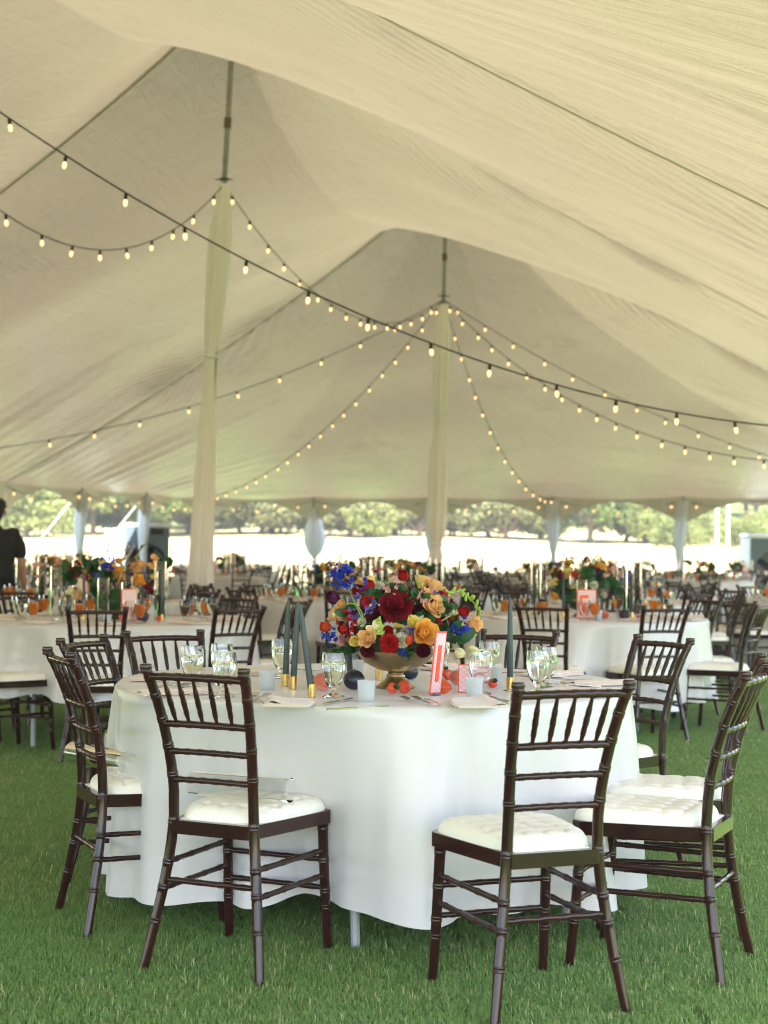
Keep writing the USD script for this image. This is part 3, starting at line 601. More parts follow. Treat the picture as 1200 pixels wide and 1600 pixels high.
# ------------------------------------------------------------------ flowers
def petal(L, Wd, a0, a1, cup=.3, nu=5, nw=5, ruffle=0.0, seed=0, prof=1.0, r0=0.0, twist=0):
    """a petal rising from the origin; a0, a1: lean from the axis (radians) at base and tip; returned leaning to +x"""
    u = np.linspace(0, 1, nu); w = np.linspace(-1, 1, nw)
    a = a0 + (a1 - a0) * u; du = L / (nu - 1)
    r = r0 + np.r_[0, np.cumsum((np.sin(a[1:]) + np.sin(a[:-1])) / 2) * du]; z = np.r_[0, np.cumsum((np.cos(a[1:]) + np.cos(a[:-1])) / 2) * du]
    wp = Wd * np.sin(np.clip(.12 + .80 * u ** prof, 0, 1) * PI) ** .6
    y = w[None] * wp[:, None]; off = -cup * (w ** 2)[None] * wp[:, None]
    X = r[:, None] + off * np.cos(a)[:, None]; Z = z[:, None] - off * np.sin(a)[:, None]
    if ruffle: X = X + ruffle * np.sin(w * 7 + seed)[None] * (u ** 2)[:, None]; Z = Z + ruffle * np.cos(w * 9 + seed * 2)[None] * (u ** 2)[:, None]
    m = gridmesh(np.stack([X, y, Z], -1)); return m
def whorl(n, L, Wd, a0, a1, cup, rz0=0, z=0, jit=.1, rg=None, **k):
    o = []
    for i in range(n):
        j = rg.normal(0, jit, 3) if rg is not None else (0, 0, 0)
        o.append(T(petal(L * (1 + j[0] * .5), Wd, a0 + j[1] * .6, a1 + j[2], cup, seed=i, **k), (0, 0, z), rz=rz0 + i * 2 * PI / n + j[0]))
    return o
def f_ranunculus(r, rg):
    o = []
    for i in range(7):
        k = (i + 1) / 7; o += whorl(5, r * (1.0 + .75 * k), r * .5 * (.5 + k * .8), .95 * k + .1, -1.25 + .75 * k, .35, i * .7, .25 * r * (1 - k), .06, rg, r0=r * .06)
    return cat(o)
def f_rose(r, rg):
    o = []
    for i in range(6):
        k = (i + 1) / 6; o += whorl(4 if i < 3 else 5, r * (1.1 + .6 * k), r * .52 * (.5 + k * .8), .75 * k, -.9 + 1.75 * k ** 2, .38, i * .9, .18 * r * (1 - k), .10, rg, r0=r * .05)
    return cat(o)
def f_peony(r, rg):
    o = whorl(7, r * 1.25, r * .55, 1.1, .95, .28, 0, 0, .15, rg, r0=r * .1, ruffle=r * .05)
    o += whorl(6, r * 1.0, r * .45, .8, .45, .35, .5, r * .1, .15, rg, ruffle=r * .06)
    for i in range(42):
        a = rg.uniform(0, 2 * PI); q = math.sqrt(rg.uniform(0, 1)); o.append(T(petal(r * rg.uniform(.45, .65), r * .14, .2 + .6 * q, .1 + .9 * q, .3, 4, 3, r * .05, i), (q * r * .28 * math.cos(a), q * r * .28 * math.sin(a), r * .18), rz=a))
    return cat(o)
def f_carnation(r, rg):
    o = []
    for i in range(56):
        q = math.sqrt((i + .5) / 56); a = i * 2.399
        o.append(T(petal(r * (.95 - .1 * q), r * .26, .15 + 1.15 * q, .1 + 1.5 * q, .15, 4, 5, r * .09, i * 1.3), (0, 0, 0), rz=a + rg.normal(0, .2)))
    return cat(o)
def f_mum(r, rg):
    o = []
    for i in range(70):
        q = math.sqrt((i + .5) / 70); o.append(T(petal(r * (.5 + .55 * q), r * .085, .2 + 1.2 * q, .0 + 1.35 * q, .5, 4, 3), (0, 0, r * .15 * (1 - q)), rz=i * 2.399))
    return cat(o)
def f_tulip(r, rg): return cat(whorl(3, r * 2.1, r * .78, .85, -.55, .42, 0, 0, .05, rg, nu=7) + whorl(3, r * 2.0, r * .78, .75, -.5, .45, PI / 3, 0, .05, rg, nu=7))
def f_open(r, rg): return cat(whorl(5, r * 1.35, r * .62, .9, .25, .35, 0, 0, .12, rg, ruffle=r * .06) + whorl(4, r * 1.1, r * .5, .5, -.2, .4, .6, r * .08, .12, rg) + whorl(3, r * .8, r * .35, .3, -.4, .4, .2, r * .1, .1, rg))
def f_star(r, rg): return cat(whorl(5, r * 1.05, r * .36, 1.15, .9, .2, 0, 0, .15, rg, nu=4, nw=3) + whorl(4, r * .6, r * .2, .6, .5, .2, .4, 0, .15, rg, nu=3, nw=3))
FL = dict(ranunculus=f_ranunculus, rose=f_rose, peony=f_peony, carnation=f_carnation, mum=f_mum, tulip=f_tulip, open_rose=f_open, floret=f_star)
def orient(m, pos, axis, spin=0):
    a = np.asarray(axis, float); a /= np.linalg.norm(a); R = trimesh.geometry.align_vectors([0, 0, 1], a); m = T(m, rz=spin); m.apply_transform(R); m.apply_translation(pos); return m
def f_cluster(r, n, rg, fr=.32, ln=1.0, ax=(0, 0, 1)):
    o = []
    for i in range(n):
        d = rg.normal(0, 1, 3); d[1] -= .6; d /= np.linalg.norm(d); p = d * r * rg.uniform(.4, 1) * np.array([1, 1, ln]); o.append(orient(f_star(r * fr * rg.uniform(.8, 1.2), rg), p, d, rg.uniform(0, 6)))
    return cat(o)
def f_leaves(L, n, rg, wd=.3):
    return cat([orient(petal(L * rg.uniform(.7, 1.1), L * wd, .1, .9, .25, 5, 3), (0, 0, 0), rg.normal(0, .5, 3) + [0, -.4, .5], rg.uniform(0, 6)) for _ in range(n)])
def arrangement(name, label, spec, loc, rz=0):
    """spec: (part name, flower kind, material, radius, position, axis)"""
    t = thing(name, label, 'flowers', loc, rz); rg = np.random.default_rng(len(spec) + 3)
    for pn, kind, mat, r, pos, ax in spec:
        if callable(kind): m = kind(rg); m = orient(m, pos, ax) if ax is not None else T(m, pos)
        else: m = orient(FL[kind](r, rg), np.asarray(pos) - np.asarray(ax) / np.linalg.norm(ax) * r * .6, ax, rg.uniform(0, 6))
        obj(pn, m, M[mat], t, smooth=True)
    return t.GetPrim()
# ------------------------------------------------------------------ the nearest table
C0T = np.array([-.03, 5.75])
table('round folding table under the large nearest white tablecloth', (*C0T, 0), .5)
near_cloth = cloth_kind(7, .115, dents=((math.radians(-113), .36, .215, .765),), smoothness=1.0)
near_cloth('large white satin cloth on the nearest table, hanging almost to the grass', (*C0T, 0), 0)
seat('dark chair at front left with its back turned and a glass cylinder on its seat', -.405, 4.86, .42, .90)
seat('dark chair at front right, nearest of all, showing its tufted seat', .39, 4.48, -.36, .933)
seat('dark chair right of the nearest table, seen from its side in full', .825, 4.875, -.909, .417)
seat('dark chair half hidden behind the side-on chair at the right', 0.95, 5.36, -.96, .2)
seat('dark chair at the back right of the nearest table, slats against the lawn', 0.87, 6.35, -.85, -.5)
seat('dark chair behind the nearest table, right of the flowers', .48, 6.62, -.35, -.94)
seat('dark chair behind the nearest table, left of the candles', -.74, 6.30, .5, -.86)
seat('dark chair left of the nearest table, second from the front, glass on its seat', -.84, 5.97, .88, -.3)
seat('dark chair at the left end of the nearest table, side-on, glass cylinders on it', -.775, 5.38, .908, .42)
def ont(x, y, dz=.001): q = on(x, y, ZT); return (q[0], q[1], ZT + dz)
MB = on(618, 1075, ZT)
bowl('antique brass pedestal bowl in the middle of the nearest table', (MB[0], MB[1], ZT + .001))
bd = MB[1]; fc = np.array([MB[0], bd, ZT + .135])
DS = bd / FPX
def fpos(x, y, push=1.0):
    """a place on the dome of flowers over the bowl"""
    p = at(x, y, bd); dx, dz = (p[0] - fc[0]) / .30, (p[2] - fc[2]) / .34
    k = math.sqrt(max(0, 1 - min(dx * dx + max(dz, 0) ** 2, 1))) * .17 * push
    p = at(x, y, bd - k); return p - fc
def fax(p, out=.6): a = np.array([p[0] * 1.4, -.16 - (.0), max(p[2], -.02) * .8 + .02]); a[1] -= .06; return a
SPEC = []
def F(pn, kind, mat, r, x, y, push=1.0, ax=None):
    p = fpos(x, y, push); SPEC.append((pn, kind, mat, r * DS, p, ax if ax is not None else fax(p)))
F('ranunculus', 'ranunculus', 'red', 13, 630, 900, .5, (0, -.8, .35)); F('peony', 'peony', 'crimson', 25, 617, 946, 1.1, (0, -.9, .35)); F('peony', 'peony', 'burgundy', 17, 585, 962, 1.0)
F('garden_rose', 'rose', 'peach_p', 16, 674, 949); F('open_rose', 'open_rose', 'yellow', 14, 644, 973, 1.1); F('garden_rose', 'rose', 'orange', 18, 660, 989, 1.25)
F('open_tulip', 'open_rose', 'yellow', 13, 555, 1002, 1.1, (-.3, -.8, .1)); F('garden_rose', 'rose', 'peach_p', 13, 577, 998, 1.15); F('carnation', 'carnation', 'red', 18, 608, 1005, 1.25, (0, -1, .1)); F('carnation', 'carnation', 'whitep', 15, 629, 1001, 1.05, (.2, -.9, 0))
F('rosebud', 'tulip', 'scarlet', 8, 639, 1003, 1.3, (.1, -.3, .9)); F('ranunculus', 'ranunculus', 'purple', 15, 522, 935, .8, (-.5, -.7, .3)); F('ranunculus', 'ranunculus', 'scarlet', 12, 511, 980, .7, (-.8, -.5, .2))
F('mum', 'mum', 'pink', 17, 534, 1006, .9, (-.5, -.6, -.3)); F('ranunculus', 'ranunculus', 'red', 12, 577, 918, .5, (0, -.5, .8)); F('ranunculus', 'ranunculus', 'burgundy', 11, 602, 927, .6, (0, -.5, .8)); F('carnation', 'carnation', 'whitep', 10, 563, 971, 1.0)
F('tulip', 'open_rose', 'cream', 12, 705, 956, .9, (.4, -.6, .5)); F('ranunculus', 'ranunculus', 'red', 12, 723, 957, .9, (.5, -.8, .2)); F('garden_rose', 'rose', 'peach_p', 14, 736, 977, .7, (.8, -.5, 0)); F('carnation', 'carnation', 'mauve', 9, 633, 987, 1.0)
F('tulip', 'tulip', 'cream', 10, 716, 1019, 1.3, (.8, -.45, -.3)); F('tulip', 'tulip', 'cream', 11, 735, 1016, 1.2, (.85, -.45, -.25)); F('carnation', 'carnation', 'pink', 10, 692, 1016, 1.2, (.4, -.8, -.2)); F('lily', 'floret', 'cream', 16, 587, 981, 1.2, (-.1, -.8, .4)); F('lily', 'floret', 'peach_p', 15, 673, 925, .7, (0, -.5, .8))
F('peony', 'peony', 'burgundy', 15, 655, 960, .7); F('carnation', 'carnation', 'crimson', 12, 560, 955, .8); F('carnation', 'carnation', 'red', 11, 605, 985, .8); F('open_rose', 'open_rose', 'peach_p', 11, 535, 945, .7, (-.5, -.6, .4)); F('carnation', 'carnation', 'purple', 11, 695, 940, .6)
F('carnation', 'carnation', 'burgundy', 14, 573, 1018, 1.2, (-.2, -.8, -.2)); F('carnation', 'carnation', 'burgundy', 14, 662, 1018, 1.2, (.1, -.9, -.2)); F('carnation', 'carnation', 'crimson', 12, 690, 965, .7)
for x, y, r, n, mt, ln in ((537, 902, 20, 26, 'blue', 1.1), (517, 993, 13, 14, 'blue', 1.2), (719, 980, 17, 18, 'blue', .8), (675, 1003, 16, 16, 'blue', 1.1), (690, 992, 12, 10, 'blue', 1), (563, 911, 11, 6, 'blue', 1), (575, 925, 10, 5, 'blue', 1), (578, 945, 13, 12, 'violet', .9), (553, 960, 12, 10, 'violet', .8), (640, 980, 10, 8, 'violet', 1), (544, 975, 17, 20, 'red', 1.3), (577, 940, 14, 12, 'red', 1), (548, 990, 12, 12, 'crimson', 1), (612, 920, 12, 12, 'pink', 1.4), (661, 935, 12, 10, 'pink', 1.2), (630, 1018, 9, 8, 'blue', .6), (532, 1020, 9, 8, 'mauve', 1)):
    F('delphinium' if mt == 'blue' else 'flower_cluster', (lambda r_, n_, ln_: (lambda rg: f_cluster(r_ * DS, n_, rg, .36, ln_)))(r, n, ln), mt, r, x, y, 1.0, (0, 0, 1))
def stemmesh(pts, r=.0022): return lambda rg: tube(smooth_path(np.array(pts), 20), r, 6)
def spray(pts, n, r):
    def mk(rg):
        P = smooth_path(np.array(pts), 40); o = [tube(P, .002, 5)]
        for i in range(n):
            k = int(8 + 31 * i / n); d = rg.normal(0, 1, 3); d /= np.linalg.norm(d); b = trimesh.creation.icosphere(subdivisions=1); b.apply_scale((r * .55, r * .55, r * rg.uniform(.9, 1.4))); o.append(orient(b, P[min(k, 39)] + d * r * 1.3, d + [0, 0, .4])); o.append(tube([P[min(k, 39)], P[min(k, 39)] + d * r], .0009, 4))
        return cat(o)
    return mk
def Sx(pn, mk, mat): SPEC.append((pn, mk, mat, 0, (0, 0, 0), None))
q = lambda x, y, k=.7: fpos(x, y, k)
Sx('arching_spray', spray([q(668, 960), q(690, 935), q(712, 924), q(735, 936), q(753, 958)], 22, .0095), 'lime'); Sx('green_spray', spray([q(640, 960), q(650, 925), q(657, 905), q(654, 898)], 12, .007), 'lime'); Sx('green_spray', spray([q(612, 945), q(611, 920), q(607, 900)], 12, .006), 'lime')
Sx('green_spray', spray([q(597, 1000, 1.1), q(596, 980, 1.25), q(594, 963, 1.25)], 12, .008), 'lime'); Sx('green_spray', spray([q(560, 920), q(535, 895), q(508, 872)], 8, .004), 'mauve')
Sx('stem', stemmesh([q(628, 950), q(634, 925), q(631, 905, .5)]), 'stem'); Sx('stem', stemmesh([q(570, 975, 1), q(556, 945, 1.05), q(545, 920)], .003), 'stem'); Sx('stem', stemmesh([q(568, 965, 1), q(556, 945, 1.1), q(540, 945, 1)], .0026), 'stem'); Sx('stem', stemmesh([q(690, 970, 1), q(708, 960, 1), q(720, 958)], .0026), 'stem')
for x, y, L, n in ((552, 1018, 28, 7), (714, 1003, 34, 5), (635, 1022, 18, 5), (622, 972, 24, 10), (690, 1020, 26, 6), (655, 1015, 20, 6), (600, 972, 20, 6), (528, 1025, 30, 4), (690, 955, 26, 8), (665, 970, 24, 8), (570, 985, 22, 8), (650, 940, 26, 10), (590, 940, 26, 10), (620, 925, 22, 8), (705, 985, 26, 8), (545, 960, 22, 8)):
    F('leaf_spray', (lambda L_, n_: (lambda rg: f_leaves(L_ * DS, n_, rg)))(L, n), 'leaf', L, x, y, .85, (0, 0, 1))
rg0 = np.random.default_rng(9)
for i in range(26):     # the back of the bunch, for whoever walks round it
    a = rg0.uniform(.05, PI - .05); e = rg0.uniform(.1, 1.2); p = np.array([.24 * math.cos(a) * math.cos(e), .15 * math.sin(a) * math.cos(e), .02 + .22 * math.sin(e)])
    kd, mt = [('rose', 'peach_p'), ('carnation', 'red'), ('carnation', 'whitep'), ('ranunculus', 'burgundy'), ('peony', 'crimson'), ('open_rose', 'yellow')][i % 6]
    SPEC.append(({'rose': 'garden_rose', 'carnation': 'carnation', 'ranunculus': 'ranunculus', 'peony': 'peony', 'open_rose': 'open_rose'}[kd], kd, mt, .030, p, p + [0, .05, .03]))
rg5 = np.random.default_rng(77)
for i in range(44):
    a = rg5.uniform(0, 2 * PI); k_ = math.sqrt(rg5.uniform(.05, 1)); x_, y_ = 628 + 112 * k_ * math.cos(a), 968 - (58 if math.sin(a) > 0 else 50) * k_ * math.sin(a)
    kd, mt = [('floret', 'mauve'), ('carnation', 'crimson'), ('floret', 'violet'), ('ranunculus', 'burgundy'), ('floret', 'cream'), ('carnation', 'red'), ('floret', 'peach_p'), ('floret', 'red'), ('carnation', 'pink')][i % 9]
    F('filler_' + kd, kd, mt, rg5.uniform(5, 8.5), x_, y_, rg5.uniform(.7, 1.0))
moss = blob(.125, .125, .075, 3, .2, 3)
Sx('foliage_base', lambda rg: T(moss, (0, 0, .0)), 'leaf')
arrangement('flower_arrangement', 'lush red, yellow and blue flower arrangement filling the nearest brass bowl', SPEC, fc)
# candles, votives, fruit, glasses on the nearest table
def candle(x, y, xt, yt, label, z0=0.0):
    b = np.array(ont(x, y)); top = at(xt, yt, b[1]); holder('brass holder of the ' + label, tuple(b)); lean = (top - b)
    c = taper('slate grey taper candle, ' + label, tuple(b + [0, 0, .012 + z0])); x_ = UsdGeom.Xformable(c)
    L = np.linalg.norm(lean) - .012; x_.ClearXformOpOrder(); ry = math.degrees(math.atan2(lean[0], lean[2]))
    x_.AddTranslateOp().Set(Gf.Vec3d(*map(float, b + [0, 0, .0125]))); x_.AddRotateYOp().Set(ry); x_.AddScaleOp().Set(Gf.Vec3f(1, 1, L / .308))
candle(446, 1073, 451, 933, 'leftmost of three before the flowers'); candle(458, 1077, 466, 936, 'middle one of three before the flowers'); candle(487, 1090, 467, 940, 'leaning one of three before the flowers')
candle(548, 1070, 537, 925, 'upright one just left of the bowl'); candle(797, 1078, 797, 930, 'tall one at the right of the nearest table'); candle(592, 1063, 600, 930, 'one hidden behind the brass bowl'); candle(746, 1062, 748, 945, 'one behind the tulips at right')
for x, y, l in ((417, 1079, 'left of the three tapers'), (572, 1097, 'in front of the brass bowl'), (741, 1092, 'before the pink patterned card'), (772, 1075, 'behind the right water goblet'), (556, 1060, 'behind the black plum')): votive('frosted votive cup ' + l, ont(x, y))
for x, y, l in ((521, 1090, 'beside the leaning candle'), (440, 1060, 'behind the left pair of tapers'), (350, 1090, 'front one of the pair behind the left chair'), (346, 1071, 'rear one of the pair behind the left chair'), (751, 1086, 'before the pink patterned card'), (764, 1063, 'behind the tulips at right'), (840, 1084, 'front one of the pair at right'), (853, 1075, 'rear one of the pair at right'), (300, 1076, 'far left of the nearest table'), (686, 1058, 'behind the bowl at right')): water_near('clear goblet of water ' + l, ont(x, y))
for i, (x, y, l, tl) in enumerate(((606, 1086, 'small one in front of the bowl', 1.3), (627, 1084, 'large one in front of the bowl', 1.5), (700, 1063, 'dark one right of the tall pink card', .5), (704, 1084, 'orange one beside the tall pink card', 1.45), (480, 1072, 'behind the leaning candle', 1.2), (767, 1081, 'behind the patterned card', 1.0))):
    c = strawberry('red strawberry, ' + l, ont(x, y, .014)); xx_ = UsdGeom.Xformable(c); b = ont(x, y, .0185 if tl > .8 else .002); xx_.ClearXformOpOrder(); xx_.AddTranslateOp().Set(Gf.Vec3d(*b)); xx_.AddRotateZOp().Set((40, 160, 200, -130, 80, 20)[i]); xx_.AddRotateXOp().Set(math.degrees(tl)); xx_.AddScaleOp().Set(Gf.Vec3f(*([(1.0, 1.25, 1.05, 1.35, .8, .9)[i]] * 3)))
peach('dusky red peach behind the leaning candle', ont(505, 1080), 1.2, scale=1.08); peach('peach behind the pink patterned card', ont(714, 1070), 2.0, scale=.9)
plum('large black plum behind the water goblet left of the bowl', ont(553, 1078), .6, scale=1.1); plum('black plum behind the foot of the brass bowl', ont(641, 1062), 1, scale=.9)
# cards
def table_card(label, loc, rz, digits, w=.135, hgt=.205, lean=0):
    t = thing('table_number_card', label, 'card', loc, rz); e = .003
    obj('board', bx((w, .003, hgt), (0, 0, hgt / 2 + .004)), M['card_border'], t); obj('printed_panel', bx((w - .012, .0016, hgt - .012), (0, -.0018, hgt / 2 + .004)), M['ikat'] if w < .12 else M['card'], t)
    if digits:
        m = unary_union([sbox(*b) for b in digits]); m = trimesh.creation.extrude_polygon(m, .0015, engine='earcut'); v = m.vertices; obj('numeral', tm(np.stack([v[:, 0] * w, -.0026 - v[:, 2], v[:, 1] * hgt + .004], -1), m.faces), M['numeral'], t)
    obj('clip_base', bx((.03, .03, .008), (0, 0, .004), .002), M['drum'], t); return t
cb = np.array(ont(679, 1087)); tc_ = table_card('tall narrow pink patterned card with an orange bar beside the bowl', tuple(cb), math.radians(62), [(-.20, .2, .12, .78)], .075)
xx_ = UsdGeom.Xformable(tc_); xx_.ClearXformOpOrder(); xx_.AddTranslateOp().Set(Gf.Vec3d(*map(float, cb))); xx_.AddRotateYOp().Set(5.5); xx_.AddRotateZOp().Set(60)
mb = np.array(ont(735, 1083)); t = thing('menu_card', 'pink and white diamond patterned card behind the right water goblet', 'card', mb, math.radians(-8))
obj('board', T(bx((.084, .004, .094), (0, .006, .047)), rx=-.12), M['card_border'], t); obj('printed_panel', T(bx((.078, .001, .088), (0, .003, .047)), rx=-.12), M['ikat'], t)
# place settings
def setting(x, y, face, lab, knife_too=True, nap=True, k=0):
    b = np.array(ont(x, y, .002)); c, s_ = math.cos(face), math.sin(face); off = lambda a, o: tuple(b + [a * c - o * s_, a * s_ + o * c, 0])
    if nap: napkin[k % 2]('folded champagne napkin ' + lab, tuple(b), face + (.3 if k % 2 else PI - .2))
    fork('inner steel fork ' + lab, off(-.115, 0), face + .1); fork('outer steel fork ' + lab, off(-.138, .005), face + .18)
    if knife_too: knife('steel table knife ' + lab, off(.115, .01), face - .1)
dc = lambda x, y: math.atan2(*(lambda q: (-(C0T[0] - q[0]), C0T[1] - q[1]))(on(x, y, ZT)))
for i, (x, y, l) in enumerate(((745, 1102, 'at the front right place of the nearest table'), (450, 1101, 'at the front place left of centre on the nearest table'), (262, 1084, 'at the left place seen through the left chair back'), (935, 1070, 'at the right end of the nearest table'), (905, 1085, 'behind the front right chair back'), (860, 1056, 'at the back right place of the nearest table'), (262, 1064, 'at the back left place of the nearest table'), (405, 1052, 'at the back place left of the flowers'), (700, 1046, 'at the back place behind the flowers'))):
    setting(x, y, dc(x, y), l, True, True, i)
knife('steel butter knife in front of the left water goblet', ont(512, 1112, .003), -1.0)
# empty glass cylinders lying on the chairs
def lying(label, x, y, z, rz):
    c = lying_cylinder(label, (x, y, z), rz); X_ = UsdGeom.Xformable(c); X_.ClearXformOpOrder(); X_.AddTranslateOp().Set(Gf.Vec3d(x, y, z)); X_.AddRotateZOp().Set(math.degrees(rz)); X_.AddRotateXOp().Set(90)
lying('empty glass cylinder lying on the front left chair', -.575, 4.885, .524, 1.134)
lying('upper of two glass cylinders lying on chairs at left, behind', -1.02, 5.95, .523, 1.4); lying('lower of two glass cylinders lying on chairs at left, in front', -.84, 5.32, .523, -2.4)
# ------------------------------------------------------------------ the other tables
OT = [(-1.76, 10.5, 'left table behind the nearest one'), (1.45, 11.7, 'right table behind the nearest one'), (4.5, 16.6, 'table at the right picture edge'), (.3, 17.4, 'table hidden behind the nearest flowers'),
      (-3.7, 17.8, 'table beside the standing person'), (2.75, 19.6, 'table right of the farther drape'), (-.45, 15.0, 'table behind the candles, left of centre'), (-2.65, 13.9, 'table just behind the left table'), (2.1, 15.2, 'table just behind the right table')]
rg1 = np.random.default_rng(21)
cand = []
for i in range(12):
    for j in range(7):
        s, t = 6.6 - i * 3.35, -7.2 + j * 2.95 + (1.4 if i % 2 else 0); q_ = tw(s, t)[:2] + rg1.normal(0, .15, 2)
        if q_[1] < 19.5 or abs(q_[0]) > .235 * q_[1] + .6 or abs(t) > 7.4 or s > 7.2: continue
        if min(np.hypot(*(q_ - np.array(o[:2]))) for o in OT + cand) < 2.85: continue
        if min(np.hypot(*(q_ - tw(a, 0)[:2])) for a in (0, -SP)) < 1.35: continue
        cand.append((q_[0], q_[1], ''))
cand.sort(key=lambda o: o[1]); rows = [cand[i:i + 5] for i in range(0, len(cand), 5)]; far = []
ORD = ['first', 'second', 'third', 'fourth', 'fifth', 'sixth', 'seventh']
for i, r_ in enumerate(rows):
    for j, o in enumerate(sorted(r_, key=lambda o: o[0] / o[1])): far.append((o[0], o[1], f'{ORD[j]} table of the {["nearer", "middle", "farther", "last", "hindmost", "rearmost", "remotest"][i]} far row'))
cloths = [cloth_kind(14, .31), cloth_kind(15, .21), cloth_kind(11, .06), cloth_kind(12, .05), cloth_kind(13, .09)]
DIRS = ['front side', 'front right', 'right', 'right rear', 'back right', 'back side', 'back left', 'left rear', 'left', 'front left']
PAL = [[('peony', 'crimson'), ('ranunculus', 'burgundy'), ('rose', 'peach_p'), ('open_rose', 'yellow'), ('rose', 'orange'), ('carnation', 'burgundy'), ('open_rose', 'cream'), ('carnation', 'red'), ('ranunculus', 'purple'), ('rose', 'peach_p')],
       [('open_rose', 'cream'), ('rose', 'peach_p'), ('carnation', 'whitep'), ('peony', 'crimson'), ('ranunculus', 'scarlet'), ('open_rose', 'yellow'), ('carnation', 'crimson'), ('rose', 'orange'), ('ranunculus', 'purple'), ('carnation', 'burgundy')]]
PN = {'rose': 'garden_rose', 'open_rose': 'open_rose', 'peony': 'peony', 'ranunculus': 'ranunculus', 'carnation': 'carnation'}
def make_far_flowers(seed):
    def mk():
        rg = np.random.default_rng(seed); sp_ = []
        for i in range(24):
            a = i * 2.399; e = math.asin(min(1, (i + .5) / 24)); rr_ = rg.uniform(.9, 1.1); p = np.array([.23 * math.cos(a) * math.cos(e) * rr_, .19 * math.sin(a) * math.cos(e) * rr_, .0 + .21 * math.sin(e) * rr_])
            kd, mt = PAL[seed % 2][rg.integers(10)]; sp_.append((PN[kd], kd, mt, rg.uniform(.022, .034), p, p + [0, 0, .06]))
        for i in range(6):
            d = rg.normal(0, 1, 3) * [.18, .15, .04]; d[2] = abs(d[2]) + .12; sp_.append(('flower_cluster', lambda r, : f_cluster(.045, 10, r, .36), ['blue', 'violet', 'red', 'pink', 'peach_p', 'crimson'][i], .04, d, (0, 0, 1)))
        for i in range(6):
            d = rg.normal(0, 1, 3) * [.17, .13, .05] + [0, 0, .08]; sp_.append(('leaf_spray', lambda r: f_leaves(.09, 9, r), 'leaf', .06, d, (0, 0, 1)))
        for i in range(8):
            a = rg.uniform(0, 2 * PI); l_ = rg.uniform(.08, .2); tip = np.array([l_ * math.cos(a), l_ * .7 * math.sin(a), rg.uniform(.24, .34)])
            sp_.append(('tall_sprig', (lambda tp: (lambda r: spray([(0, 0, 0), tp * [.4, .4, .55], tp], 9, .009)(r)))(tip), ['burgundy', 'lime', 'leaf', 'peach_p'][i % 4], 0, (0, 0, 0), None))
        sp_.append(('foliage_base', lambda r: T(blob(.11, .11, .06, seed, .3, 2), (0, 0, -.01)), 'leaf', 0, (0, 0, 0), None))
        return arrangement('table_flowers', 'mixed flower arrangement', sp_, (0, 0, 0))
    return Kind(mk)
ff = [make_far_flowers(s) for s in (0, 1, 2)]
n_chair = 0; dirw = lambda a: DIRS[int(math.floor(((a + PI / 2) % (2 * PI)) / (2 * PI) * 10 + .5)) % 10]
